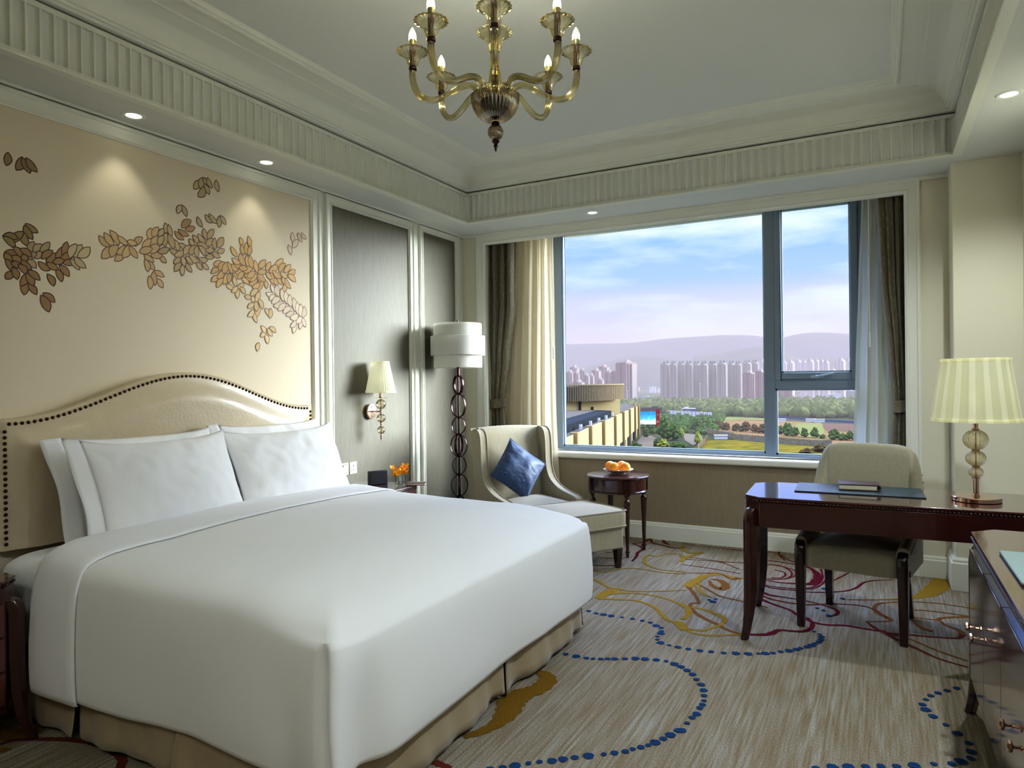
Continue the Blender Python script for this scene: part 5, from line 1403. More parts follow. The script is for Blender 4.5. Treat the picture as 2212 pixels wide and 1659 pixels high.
# ------------------------------------------------------------------ the view outside (real distances, ground 31 m below the camera)
GZ = -30
def pts(s): return [tuple(float(q) for q in a.split(',')) for a in s.split(';')]
def dk_(c, k=.42):
    def g(v):
        v = v / 255.0; l = (v / 12.92 if v <= .04045 else ((v + .055) / 1.055) ** 2.4) * k
        return 255 * (l * 12.92 if l < .0031308 else 1.055 * l ** (1 / 2.4) - .055)
    return tuple(g(v) for v in c)
def ex(name, col, rough=.8, var=None, length=1700, bump=None):
    kk = .5 if 'foliage' in name or 'belt' in name else .3
    col = dk_(col, kk); var = (var[0], var[1], dk_(var[2], kk)) if var else None
    m = mat(name, col, 1.0, var=var, bump=bump, spec=.02)
    nt = m.node_tree; b = nt.nodes['Principled BSDF']; paint_haze(m, None, length); return m
def tower_mat(name, col, win, sx=1.2, sz=3.0, length=1700):
    col = dk_(col, .5); win = dk_(win, .5)
    m = mat(name, col, .7); nt = m.node_tree; b = nt.nodes['Principled BSDF']
    tc = nt.nodes.new('ShaderNodeTexCoord'); sp = nt.nodes.new('ShaderNodeSeparateXYZ')
    nt.links.new(tc.outputs['Object'], sp.inputs[0])
    ad = nt.nodes.new('ShaderNodeMath'); ad.operation = 'ADD'
    nt.links.new(sp.outputs['X'], ad.inputs[0]); nt.links.new(sp.outputs['Y'], ad.inputs[1])
    def saw(src, period, duty):
        d = nt.nodes.new('ShaderNodeMath'); d.operation = 'DIVIDE'; d.inputs[1].default_value = period; nt.links.new(src, d.inputs[0])
        f = nt.nodes.new('ShaderNodeMath'); f.operation = 'FRACT'; nt.links.new(d.outputs[0], f.inputs[0])
        l = nt.nodes.new('ShaderNodeMath'); l.operation = 'LESS_THAN'; l.inputs[1].default_value = duty; nt.links.new(f.outputs[0], l.inputs[0]); return l
    a = saw(ad.outputs[0], 2.4 * sx, .55); c = saw(sp.outputs['Z'], sz * .62, .52)
    ml = nt.nodes.new('ShaderNodeMath'); ml.operation = 'MULTIPLY'
    nt.links.new(a.outputs[0], ml.inputs[0]); nt.links.new(c.outputs[0], ml.inputs[1])
    mx = nt.nodes.new('ShaderNodeMix'); mx.data_type = 'RGBA'; mx.inputs['A'].default_value = lin(col); mx.inputs['B'].default_value = lin(win)
    nt.links.new(ml.outputs[0], mx.inputs['Factor']); nt.links.new(mx.outputs['Result'], b.inputs['Base Color'])
    paint_haze(m, None, length); return m
E_ = {}
E_['brown'] = tower_mat('tower_brown', (140, 100, 86), (78, 56, 54))
E_['grey'] = tower_mat('tower_grey', (142, 124, 102), (84, 78, 76), 1.0, 3.0, 1700)
E_['white'] = tower_mat('tower_pale', (206, 186, 178), (140, 118, 118), 1.0, 3.0, 1500)
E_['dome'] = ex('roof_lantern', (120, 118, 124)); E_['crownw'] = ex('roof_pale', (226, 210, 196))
E_['w'] = ex('white_render', (250, 246, 240)); E_['g'] = tower_mat('office_grey', (150, 150, 150), (90, 96, 104), 1.2, 3.4)
E_['c'] = tower_mat('office_cream', (222, 210, 190), (130, 120, 116), 1.4, 3.4); E_['b'] = ex('blue_sheet_roof', (140, 168, 204))
E_['k'] = ex('dark_glass', (38, 46, 58)); E_['n'] = ex('brown_render', (104, 92, 86)); E_['B'] = ex('blue_fascia', (46, 84, 150)); E_['p'] = ex('pink_render', (216, 190, 184))
E_['fence'] = ex('weathered_wall', (170, 160, 136), var=((.4, .4, .9), .7, (128, 116, 90)))
E_['grass'] = ex('autumn_grass', (150, 128, 26), var=((.18, .18, .18), .9, (96, 92, 22)))
E_['dirt'] = ex('sandy_dirt', (164, 124, 80), var=((.05, .05, .05), .7, (124, 108, 60)))
E_['green'] = ex('pale_green_field', (136, 138, 70), var=((.08, .08, .08), .6, (156, 148, 84)))
E_['brownf'] = ex('ploughed_soil', (112, 84, 66), var=((.1, .3, .1), .6, (134, 104, 80)))
E_['road'] = ex('pale_asphalt', (140, 126, 106)); E_['ground'] = ex('distant_ground', (84, 88, 56), var=((.02, .02, .02), .8, (62, 70, 42)))
E_['barrier'] = ex('blue_barrier', (70, 90, 134))
E_['leafd'] = ex('dark_foliage', (84, 104, 48), var=((.9, .9, .9), .9, (44, 60, 28)), bump=((1.2, 1.2, 1.2), 1.0)); E_['leafy'] = ex('yellow_foliage', (150, 150, 60), var=((.9, .9, .9), .8, (96, 104, 40)), bump=((1.2, 1.2, 1.2), 1.0))
E_['leafr'] = ex('russet_foliage', (96, 74, 46), var=((.9, .9, .9), .8, (60, 56, 34)), bump=((1.2, 1.2, 1.2), 1.0)); E_['trunk'] = ex('bark', (70, 58, 44))
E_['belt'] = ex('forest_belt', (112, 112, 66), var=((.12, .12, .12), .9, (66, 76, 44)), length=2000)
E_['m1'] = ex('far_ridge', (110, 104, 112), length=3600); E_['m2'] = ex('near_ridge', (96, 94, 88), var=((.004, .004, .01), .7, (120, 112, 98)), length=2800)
E_['cream'] = ex('cream_stone', (246, 218, 150), var=((.5, .5, 1.5), .25, (206, 178, 118)), length=4000); E_['cream2'] = ex('cream_stone_dark', (190, 166, 112), length=4000)  # second one is a darker cream for pilasters and wall posts
E_['fin'] = ex('metal_fin', (206, 184, 142), length=3000); E_['finback'] = ex('fin_backing', (112, 100, 88), length=3000)
E_['roof'] = ex('grey_membrane', (124, 116, 102), length=4000); E_['rail'] = ex('dark_glazing', (62, 66, 70), length=4000)
E_['red'] = ex('red_banner', (206, 52, 44), length=5000); E_['mast'] = ex('pale_mast', (214, 210, 206))

struct('ground', MB().add([(-9000, 14, GZ), (9000, 14, GZ), (9000, 9000, GZ), (-9000, 9000, GZ)], [(0, 1, 2, 3)]), E_['ground'])
def patch(name, p, m, z):
    P = pts(p); mb = MB().add([(x, y, z) for x, y in P], [tuple(range(len(P)))])
    struct(name, mb, E_[m])
patch('ground_dirt', DIRTPTS, 'dirt', GZ + .10); patch('ground_grass', GRASSPTS, 'grass', GZ + .30); patch('ground_field', GREENPTS, 'green', GZ + .20)
patch('ground_meadow', GREEN2, 'green', GZ + .20); patch('ground_soil', BROWNPTS, 'brownf', GZ + .22); patch('ground_path', ROADPTS, 'road', GZ + .12); patch('ground_road', ROAD2, 'road', GZ + .12)
patch('ground_lot', "-170,300;-60,200;-70,420;-130,600;-210,640", 'ground', GZ + .05)
GLOT = 1

# mountains
for nm, rg, base_d, m in (('hills', RIDGE1, .80, 'm1'), ('hills_near', RIDGE2, .72, 'm2')):
    P = pts(rg); rows = []
    sp = spline([(x, y, z) for x, y, z in P], 5)
    for k in range(8):
        f = k / 7; row = []
        for i, p in enumerate(sp):
            d = base_d + (1 - base_d) * f
            w = noise.noise(Vector((p.x * .004, k * .8, 1))) * 30 * math.sin(PI * f)
            row.append((p.x * d, p.y * d, GZ + (p.z - GZ) * (f ** .8) + w))
        rows.append(row)
    rows.append([(p.x * 1.05, p.y * 1.05, GZ) for p in sp])
    struct(nm, MB().grid(rows), E_[m], smooth=True, angle=180)

# towers
OBST = []
def place_clear(x, y, w, z, rad=.62, z0=1.38):
    k = 1.0
    while k < 1.8:
        X_, Y_, W_ = x * k, y * k, w * k
        if all((X_ - a) ** 2 + (Y_ - b) ** 2 > (W_ * rad + c) ** 2 for a, b, c in OBST): break
        k += .015
    OBST.append((X_, Y_, W_ * rad)); return X_, Y_, W_, z0 + (z - z0) * k
def make_tower(name, w, d, h, m, crown, label, loc, rz, group, seed=0):
    t = thing(name, label, 'apartment tower', loc, rz, group)
    mb = MB()
    mb.box((-w / 2, -d / 2, 0), (w / 2, d / 2, h * .97)); mb.box((-w * .36, -d * .58, 0), (-w * .10, d * .58, h)); mb.box((w * .10, -d * .58, 0), (w * .36, d * .58, h))
    mb.box((-w * .56, -d * .3, 0), (w * .56, d * .3, h * .955))
    mb.build('tower_block', E_[m], t, smooth=False)
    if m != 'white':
        MB().box((w * .565, -d * .26, 0), (w * .60, d * .24, h * .95)).box((w * .365, -d * .60, 0), (w * .395, -d * .50, h * .985)).build('painted_sunlit_edge', E_['crownw'], t, smooth=False)  # pale strips painted in as sunlight on the tower edges
    if crown == 'dome':
        for s in (-.23, .23):
            q = MB(); q.at((s * w, 0, h)); q.box((-w * .10, -w * .10, 0), (w * .10, w * .10, 1.8)); q.at((s * w, 0, h + 1.8))
            for k in range(2):
                q.M = Matrix.Translation((s * w, 0, h + 1.8)) @ Matrix.Rotation(k * PI / 2, 4, 'Z')
                q.tube([(-w * .11, 0, 0), (-w * .08, 0, 1.6), (0, 0, 2.6), (w * .08, 0, 1.6), (w * .11, 0, 0)], .28, 6)
            q.build('roof_lantern', E_['dome'], t, smooth=False)
    else:
        q = MB(); q.box((-w * .2, -d * .25, h), (w * .22, d * .25, h + 2.0)); q.box((-w * .05, -d * .15, h + 2.0), (w * .15, d * .15, h + 3.4)); q.build('roof_house', E_['crownw'], t, smooth=False)
    return t
import itertools
def side_of(i, n): return i
lab_b = ['brown tower block with stepped roof behind the fluted drum, seen at its far left', 'taller brown tower behind the leftmost blocks', 'brown tower third from the left behind the fluted drum', 'slim brown tower beside the second stepped group',
         'short brown block between the two stepped groups', 'low brown block with a pale roof house left of the tall group', 'brown slab at the left of the middle stepped group', 'tall brown tower topping the middle stepped group',
         'brown tower just left of the pale-edged slab', 'brown slab with bright right edge beside the tallest brown tower', 'tallest brown tower with a bright right edge, far left of the window', 'small pale-topped block rising behind the drum rim', 'low brown block directly behind the drum rim']
for i, (x, y, w, z) in enumerate(pts(BROWN)):
    x, y, w, z = place_clear(x, y, w, z)
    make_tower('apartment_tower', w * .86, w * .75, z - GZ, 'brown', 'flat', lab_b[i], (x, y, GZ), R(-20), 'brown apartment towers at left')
lab_g = ['first grey tower with twin roof lanterns from the left of the long row', 'second grey lantern-topped tower of the row', 'third grey lantern-topped tower of the row', 'fourth grey lantern-topped tower with a bright edge', 'fifth grey lantern-topped tower of the row', 'sixth grey lantern-topped tower, over the tall light mast', 'seventh grey lantern-topped tower of the row',
         'eighth grey lantern-topped tower of the row', 'ninth grey tower with the broadest painted sunlit edge', 'tenth grey lantern-topped tower of the row', 'eleventh grey lantern-topped tower above the low cream offices', 'hazy lantern-topped tower left of the window mullion', 'hazy lantern-topped tower right beside the window mullion']
for i, (x, y, w, z) in enumerate(pts(GREY)):
    x, y, w, z = place_clear(x, y, w, z)
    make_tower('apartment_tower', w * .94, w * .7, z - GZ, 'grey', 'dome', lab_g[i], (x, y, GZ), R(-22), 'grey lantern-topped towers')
WH = pts(WHITE)
for i, (x, y, w, z) in enumerate(WH):
    x, y, w, z = place_clear(x, y, w, z)
    place = ['front brown-pink tower with white edge left of the mullion', 'pink tower directly left of the mullion', 'hazy pale tower top left of the mullion', 'pale tower at the left edge of the sash pane', 'pink block at left end of the lower right pane', 'pink block second from left in the lower right pane',
             'pale tower second from left in the sash pane', 'pale tower third from left in the sash pane', 'pale tower fourth from left in the sash pane', 'broad pale tower at the middle of the sash pane', 'white-edged tower right of the sash middle', 'pale tower above the window handle', 'pale tower right of the window handle', 'wide grey-pink tower near the right of the sash pane', 'bright tower at the right edge of the sash pane',
             'tower behind the right window frame', 'low hazy block between the sash pane towers'][i]
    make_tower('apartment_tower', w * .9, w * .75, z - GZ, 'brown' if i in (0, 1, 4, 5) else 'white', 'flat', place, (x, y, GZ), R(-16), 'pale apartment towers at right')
LB = [a.split(',') for a in LOW.split(';')]
kinds = {'w': ('white', 'warehouse'), 'g': ('grey', 'office building'), 'c': ('cream', 'office building'), 'b': ('blue-roofed', 'shed'), 'k': ('dark glass', 'showroom'), 'n': ('brown', 'showroom'), 'B': ('blue-fronted', 'showroom'), 'p': ('pale pink', 'shed')}
wherel = ['left of the grey tower row, tallest of the far ones', 'at the foot of the first grey tower', 'white top behind the grey offices', 'below the second grey tower', 'below the third and fourth grey towers', 'below the fifth grey tower', 'with a sunlit end beside the tall mast', 'right of the tallest brown tower', 'in front of the grey low block right of brown tower', 'beside the small white one right of the brown towers',
          'long, in front of the trees left of the mast', 'small, far behind the brown towers', 'small, far off right of the brown towers', 'long and low right of the cream podium', 'long, above the red and blue billboard', 'joined to the dark showroom', 'with white upper floor right of the brown one', 'low with flat roof below the ninth grey tower', 'low with pale roof below the tenth grey tower', 'small, left of the mullion',
          'low, at the tree line left of the mullion', 'long low roof at the tree line in the lower pane', 'with rows of windows in the lower right pane', 'at the right edge of the lower pane', 'hazy block in the middle of the lower pane', 'low block left of the middle in the lower pane', 'white low block at left of lower pane']
for i, a in enumerate(LB):
    k = a[0]; x, y, w, z = place_clear(*map(float, a[1:]), rad=.58); h = z - GZ; cn, ct = kinds[k]
    t = thing(ct.replace(' ', '_'), ('%s %s %s' % (cn, ct, wherel[i])), 'building', (x, y, GZ), R(10), 'low buildings beyond the trees')
    MB().box((-w / 2, -w * .2, 0), (w / 2, w * .2, h)).build('walls', E_[k], t, smooth=False)
    q = MB().box((-w * .52, -w * .22, h), (w * .52, w * .22, h + .5)); q.box((-w * .1, -w * .1, h + .5), (w * .12, w * .1, h + 1.8)); q.build('roof', E_['w'] if k in 'Bgc' else E_[k], t, smooth=False)

def clear(x, y, r):
    return all((x - a) ** 2 + (y - b) ** 2 > (r * 1.15 + c) ** 2 for a, b, c in OBST)
for s_ in (FENCE, FENCE2, WAREHOUSE, BLUEROAD):
    P_ = pts(s_)
    for (a, b), (c, d) in zip(P_, P_[1:]):
        n_ = max(1, int(math.hypot(c - a, d - b) / 3))
        OBST += [(a + (c - a) * i / n_, b + (d - b) * i / n_, 1.2) for i in range(n_ + 1)]
OBST += [(-181.7, 797.1, 2), (-292, 1041, 2), (-290, 861, 2), (-64, 540, 4), (-44, 545, 4), (-38, 541, 4), (-74, 372, 4), (-128.7, 421.9, 9)]
# belt of far trees: nobody could count them
mb = MB(); rb = random.Random(4); 
def blob(mb, c, r, rz, n=7, m=5, j=.25):
    prof = [(max(.01, r * math.cos(-PI / 2 + PI * i / m)), rz * math.sin(-PI / 2 + PI * i / m)) for i in range(m + 1)]
    rows = [[(c[0] + q * (1 + rb.uniform(-j, j)) * math.cos(2 * PI * k / n), c[1] + q * (1 + rb.uniform(-j, j)) * math.sin(2 * PI * k / n), c[2] + z * (1 + rb.uniform(-j, j))) for k in range(n)] for q, z in prof]
    mb.grid(rows, close_u=True)
for i in range(2300):
    az = R(rb.uniform(-27, 3)); D = rb.uniform(590, 960)
    x, y = D * math.sin(az), D * math.cos(az)
    if D < 640 and az < R(-12): continue
    r = rb.uniform(3, 6.0)
    if not clear(x, y, r): continue
    blob(mb, (x, y, GZ + r * .6), r, r * rb.uniform(.8, 1.25), 6, 4)
tag(mb.build('tree_belt', E_['belt'], None, angle=180), 'broad belt of distant green trees in front of the towers', 'trees', kind='stuff')

mb = MB()
RD = [(-104, 375, 26), (-108, 340, 24), (-92, 380, 16), (-84, 352, 12), (-100, 312, 18)]
for a, b, c, d in pts(TREES): OBST.append((a, b, d * .75))
OBST += [(a, b, 5) for a, b in pts(PODIUM)]
for i in range(700):
    az = R(rb.uniform(-17.6, -9.8)); D = rb.uniform(385, 600); x, y = D * math.sin(az), D * math.cos(az)
    if any((x - a) ** 2 + (y - b) ** 2 < c * c for a, b, c in RD) or x > -82 + (D - 400) * -.16: continue
    r = rb.uniform(1.6, 3.6)
    if not clear(x, y, r): continue
    blob(mb, (x, y, GZ + r * .5), r, r * rb.uniform(.8, 1.3), 7, 5)
tag(mb.build('shrubbery', E_['leafd'], None, smooth=False), 'dense dark green shrubbery between the billboard and the white hoarding', 'shrubs', kind='stuff')
# single trees and bushes
protos = {}
def tree(x, y, h, w, kind, label):
    t = thing('tree' if h > 3 else 'bush', label, 'tree' if h > 3 else 'bush', (x, y, GZ), rb.random() * 6, 'trees and bushes near the white wall')
    mb = MB(); n_ = 16
    for i in range(n_):
        f = (i + .5) / n_; a = i * 2.4; rr = w * .5 * (.95 - .55 * f) * math.sqrt(rb.random())
        blob(mb, (rr * math.cos(a), rr * math.sin(a), h * (.22 + .68 * f)), w * .26 * (1.15 - .6 * f), h * .17, 9, 6, .3)
    mb.build('foliage', E_[kind], t, smooth=False)
    MB().tube([(0, 0, 0), (0, 0, h * .5)], [w * .05, w * .03], 6).build('trunk', E_['trunk'], t)
TT = pts(TREES)
def near_word(i):
    return ['right of the cream podium foot', 'largest green clump at the bottom, left of the road', 'green clump on the near bank, just left of the road', 'yellow-green tree beside the road', 'low bush at the window bottom', 'yellow bush at the window bottom edge', 'bush at the bottom beside the podium',
            'in the dark row above the road, left part', 'in the dark row above the road, middle', 'in the dark row above the road, right part', 'right below the billboard left half', 'right below the billboard right half', 'slim yellow tree right of the road', 'bush at the bottom right of the big clump',
            'behind the billboard', 'in front of the dark showroom', 'in front of the white warehouse, left', 'between billboard and road', 'beside the road bend', 'at the left end of the weathered wall', 'first behind the weathered wall', 'second behind the weathered wall', 'third behind the weathered wall', 'fourth behind the weathered wall', 'fifth behind the weathered wall', 'sixth behind the weathered wall', 'just left of the mullion behind the wall',
            'first dark one right of the mullion', 'biggest dark one right of the mullion', 'third right of the mullion', 'rounded one on the pale green slope', 'slender one on the pale green slope', 'small one right of the slender tree', 'broad dark one before the ploughed soil', 'small one before the ploughed soil', 'dark one at right end before the soil', 'at the far right behind the sheer curtain',
            'yellow tree at left end of the grass', 'small green one under the yellow tree', 'low bush at the left of the grass', 'bush behind the desk chair top', 'low bush near the desk chair top'][i]
for i, (x, y, h, w) in enumerate(TT):
    if i == 13: x -= 6
    if i in (39, 38): x -= 10; y -= 2
    if 20 <= i <= 36: x, y, h, w = x * 1.012, y * 1.012, h * 1.01, w * .92
    k = 'leafy' if i in (3, 5, 12, 37) else ('leafr' if 20 <= i <= 26 or i >= 40 else 'leafd')
    tree(x, y, h, w, k, ({'leafy': 'yellow-green ', 'leafr': 'russet ', 'leafd': 'dark green '}[k] + ('tree ' if h > 3 else 'bush ') + near_word(i)))

# weathered wall with posts around the grass
def wall_run(name, label, s, h, m, step=3.2, post=True):
    P = [Vector((x, y, 0)) for x, y in pts(s)]; t = thing(name, label, 'fence', (P[0].x, P[0].y, GZ)); O = P[0]
    pm = MB(); wm = MB()
    for a, b in zip(P, P[1:]):
        L = (b - a).length; k = max(1, int(L / step)); ang = math.atan2((b - a).y, (b - a).x)
        wm.at(tuple(a - O) , (0, 0, ang)).box((0, -.12, 0), (L, .12, h))
        for j in range(k):
            pm.at(tuple(a - O + (b - a) * (j / k)), (0, 0, ang)).box((-.16, -.3, 0), (.16, .3, h + .35))
    wm.build('wall_panels', E_[m], t, smooth=False)
    if post: pm.build('posts', E_['cream2'], t, smooth=False)
wall_run('boundary_wall', 'long weathered boundary wall with posts behind the autumn grass', FENCE, 3.0, 'fence')
wall_run('boundary_wall', 'short weathered wall turning towards the road at left of the grass', FENCE2, 2.6, 'fence')
wall_run('site_hoarding', 'white ribbed site hoarding left of the green meadow', WAREHOUSE, 6.4, 'w', 4.0)
wall_run('roadside_barrier', 'long blue roadside barrier below the tree belt', BLUEROAD, 1.6, 'barrier', post=False)

# light masts
for x, y, h, lab in ((-181.7, 797.1, 27, 'tall pale light mast in front of the grey towers'), (-292, 1041, 22, 'pale mast left of the grey towers'), (-290, 861, 18, 'slim mast with a round head beside the tallest brown tower')):
    t = thing('light_mast', lab, 'mast', (x, y, GZ), 0, 'light masts')
    MB().tube([(0, 0, 0), (0, 0, h)], [.55, .3], 8).build('pole', E_['mast'], t); MB().box((-1.1, -.4, h), (1.1, .4, h + 1.2)).build('lamp_head', E_['mast'], t)
sheds = thing('site_cabin', 'small white flat-roofed cabin behind the weathered wall', 'cabin', (-74, 372, GZ), R(20), 'site cabins')
MB().box((-3.2, -1.5, 0), (3.2, 1.5, 1.9)).build('walls', E_['w'], sheds, smooth=False); MB().box((-3.5, -1.8, 1.9), (3.5, 1.8, 2.2)).build('roof', E_['w'], sheds, smooth=False)
for x, y, lab in ((-64, 540, 'white cabins on the sandy ground left of the mullion'), (-44, 545, 'first white cabin on the mound right of the mullion'), (-38, 541, 'second white cabin on the mound right of the mullion')):
    dup(sheds, (x, y, GZ), R(20), lab)

# cream stone building with fluted drum
H1 = -13.0
cbld = thing('stone_building', 'cream stone building with curved podium and drum of vertical fins', 'building', (-100, 250, GZ))
O = Vector((-100, 250, GZ))
def cb_(mb, name, m, parent=cbld, smooth=False, **k):
    mb.v = [(p[0] - O.x, p[1] - O.y, p[2] - O.z) for p in mb.v]; return mb.build(name, E_[m], parent, smooth=smooth, **k)
PP = [Vector((p.x, p.y, 0)) for p in spline([(x, y, 0) for x, y in pts(PODIUM)], 4)]
def away(p, d):     # step back from the facade towards the building core
    v = Vector((-150, 300, 0)) - p; v.z = 0; return p + v.normalized() * d
mb = MB()
mb.grid([[(p.x, p.y, GZ) for p in PP], [(p.x, p.y, H1) for p in PP], [tuple(away(p, .8))[:2] + (H1,) for p in PP], [tuple(away(p, .8))[:2] + (H1 - 1.2,) for p in PP]])
cb_(mb, 'podium_wall', 'cream')
mb = MB(); 
for i in range(2, len(PP) - 2, 4):
    p = PP[i]; t_ = (PP[i + 1] - PP[i - 1]).normalized(); ang = math.atan2(t_.y, t_.x)
    mb.at((p.x, p.y, 0), (0, 0, ang)).box((-1.1, -1.0, GZ), (1.1, 1.0, H1 + .5))
cb_(mb, 'pilasters', 'cream2')
mb = MB()
for i in range(0, len(PP) - 3, 4):
    a = PP[i]; b = PP[min(i + 4, len(PP) - 1)]; t_ = (b - a); L = t_.length; ang = math.atan2(t_.y, t_.x); nrm = Vector((t_.y, -t_.x, 0)).normalized()
    for k in range(3):
        c = a + t_ * ((k + 1.0) / 4) + nrm * .15
        mb.at((c.x, c.y, 0), (0, 0, ang)).box((-L * .1, -.2, GZ), (L * .1, .2, GZ + 4.2))
cb_(mb, 'ground_windows', 'rail')
mb = MB(); q = [(p.x, p.y, H1 - .9) for p in PP] + [(-170, 460, H1 - .9), (-240, 330, H1 - .9), (-170, 150, H1 - .9)]
mb.add(q, [tuple(range(len(q)))]); cb_(mb, 'podium_roof', 'roof')
RL = pts(RAIL)
mb = MB(); mb.grid([[(x, y, H1 - .9) for x, y in RL], [(x, y, H1 + 1.5) for x, y in RL]]); mb.grid([[(x, y, H1 + 1.5) for x, y in RL], [(x - 6, y + 1, H1 + 1.9) for x, y in RL]])
cb_(mb, 'clerestory', 'rail')
mb = MB(); mb.add([(x - 6, y + 1, H1 + 1.9) for x, y in RL] + [(-125, 262, H1 + 2.4), (-122, 200, H1 + 2.2)], [(0, 1, 2, 3, 4, 5)]); cb_(mb, 'upper_roof', 'roof')
mb = MB()
for i in range(5):
    t_ = .2 + i * .17; a = Vector((*RL[0], 0)).lerp(Vector((*RL[-1], 0)), t_); mb.box((a.x + 1.6, a.y - .5, H1 - .9), (a.x + 2.4, a.y + .3, H1 + .9))
cb_(mb, 'vents', 'w')
mb = MB(); A = Vector((-124, 261)); B = Vector((-100.6, 288.5)); t_ = (B - A).normalized(); nb_ = Vector((-t_.y, t_.x)) * 22
poly = [tuple(A), tuple(B), tuple(B + nb_), tuple(A + nb_)]
mb.prism(poly, H1 - 1, -6.6); cb_(mb, 'upper_block', 'cream')
mb = MB(); c = A.lerp(B, .45); mb.at((c.x, c.y, 0), (0, 0, math.atan2(t_.y, t_.x))).box((-.5, -.4, H1), (.5, .2, -6.6)); c = A.lerp(B, .62); mb.at((c.x, c.y, 0), (0, 0, math.atan2(t_.y, t_.x))).box((-.7, -.15, -11.2), (.5, .2, -9.6)); cb_(mb, 'recess_strip', 'rail')
# drum
cx, cy, rd = -131, 292, 29.0
def dp(a, r): return (cx + r * math.cos(a), cy + r * math.sin(a))
mb = MB(); rows = []
for r, z in ((rd - 1.0, -7), (rd - 1.0, -.9)): rows.append([dp(R(-110 + i * 3), r) + (z,) for i in range(51)])
mb.grid(rows); cb_(mb, 'drum_wall', 'finback')
mb = MB()
for i in range(96):
    a = R(-110 + i * 1.5); x, y = dp(a, rd); mb.at((x, y, 0), (0, 0, a)).box((-.7, -.13, -7.0), (.5, .13, 0), 0)
cb_(mb, 'drum_fins', 'fin')
mb = MB(); rows = []
for r, z in ((rd - .9, -.3), (rd + .6, -.3), (rd + .6, .15), (rd - .9, .15)): rows.append([dp(R(-112 + i * 3), r) + (z,) for i in range(53)])
mb.grid(rows, close_v=True); cb_(mb, 'drum_rim', 'fin')

# billboard
bb = thing('billboard', 'blue sky billboard between two red banners beyond the podium', 'billboard', (-128.7, 421.9, GZ), math.atan2(2.9, 8.4)); bb.scale = (1.05, 1.05, 1.05)
m = mat('billboard_print', (70, 140, 206), .5); nt = m.node_tree; b = nt.nodes['Principled BSDF']
tc = nt.nodes.new('ShaderNodeTexCoord'); sp = nt.nodes.new('ShaderNodeSeparateXYZ'); nt.links.new(tc.outputs['Object'], sp.inputs[0])
nz = nt.nodes.new('ShaderNodeTexNoise'); nz.inputs['Scale'].default_value = .9; nt.links.new(tc.outputs['Object'], nz.inputs['Vector'])
ad = nt.nodes.new('ShaderNodeMath'); ad.operation = 'MULTIPLY_ADD'; ad.inputs[1].default_value = 5.0; nt.links.new(nz.outputs['Fac'], ad.inputs[0]); nt.links.new(sp.outputs['Z'], ad.inputs[2])
cr = nt.nodes.new('ShaderNodeValToRGB'); mr = nt.nodes.new('ShaderNodeMapRange'); mr.inputs['From Min'].default_value = 4.5; mr.inputs['From Max'].default_value = 13
nt.links.new(ad.outputs[0], mr.inputs['Value']); nt.links.new(mr.outputs[0], cr.inputs['Fac'])
E4 = cr.color_ramp.elements; E4[0].color = lin((176, 130, 100)); E4[1].color = lin((44, 120, 206))
for p_, c_ in ((.22, (190, 180, 170)), (.4, (226, 236, 244)), (.6, (90, 170, 230))):
    e = E4.new(p_); e.color = lin(c_)
nt.links.new(cr.outputs[0], b.inputs['Base Color'])
MB().box((-4.6, -.2, 3.6), (4.6, .2, 11.2)).build('print_panel', m, bb, smooth=False)
for s in (-5.6, 5.7):
    pn = MB().box((s - (.7 if s < 0 else 1.05), -.4, 2.2), (s + (.7 if s < 0 else 1.05), .4, 12.6)).build('red_banner', E_['red'], bb, smooth=False)
q = MB()
for s in (-5.6, -3, 0, 3, 5.7): q.box((s - .12, .1, 0), (s + .12, .5, 11))
q.build('support_posts', E_['rail'], bb, smooth=False)
q = MB()
for z, w_ in ((9.2, .35), (5.4, .5), (4.6, .6)): q.box((5.7 - w_, -.46, z), (5.7 + w_, -.41, z + .45))
q.build('banner_marks', E_['crownw'], bb, smooth=False)

# ------------------------------------------------------------------ sky
w = bpy.data.worlds.new('World'); S.world = w; w.use_nodes = True
nt = w.node_tree; bg = nt.nodes['Background']
tc = nt.nodes.new('ShaderNodeTexCoord'); sp = nt.nodes.new('ShaderNodeSeparateXYZ'); nt.links.new(tc.outputs['Generated'], sp.inputs[0])
cr = nt.nodes.new('ShaderNodeValToRGB'); cr.color_ramp.interpolation = 'EASE'
el = cr.color_ramp.elements
el[0].position = 0; el[0].color = lin((120, 116, 110)); el[1].position = 1; el[1].color = lin((200, 212, 240))
for p_, c_ in ((.495, (150, 140, 150)), (.505, (198, 186, 202)), (.525, (204, 190, 212)), (.555, (190, 186, 226)), (.575, (160, 178, 244)), (.61, (130, 164, 250))):
    e = el.new(p_); e.color = lin(c_)
mr = nt.nodes.new('ShaderNodeMapRange'); mr.inputs['From Min'].default_value = -1; mr.inputs['From Max'].default_value = 1
nt.links.new(sp.outputs['Z'], mr.inputs['Value']); nt.links.new(mr.outputs[0], cr.inputs['Fac'])
mp = nt.nodes.new('ShaderNodeMapping'); mp.inputs['Scale'].default_value = (2.2, 2.2, 11); mp.inputs['Rotation'].default_value = (0, R(-13), R(20)); mp.inputs['Location'].default_value = (.6, .2, .35)
nt.links.new(tc.outputs['Generated'], mp.inputs['Vector'])
nz = nt.nodes.new('ShaderNodeTexNoise'); nz.inputs['Scale'].default_value = 1.0; nz.inputs['Detail'].default_value = 7; nz.inputs['Roughness'].default_value = .55
nt.links.new(mp.outputs[0], nz.inputs['Vector'])
m2 = nt.nodes.new('ShaderNodeMapRange'); m2.inputs['From Min'].default_value = .44; m2.inputs['From Max'].default_value = .62; m2.inputs['To Max'].default_value = .9
nt.links.new(nz.outputs['Fac'], m2.inputs['Value'])
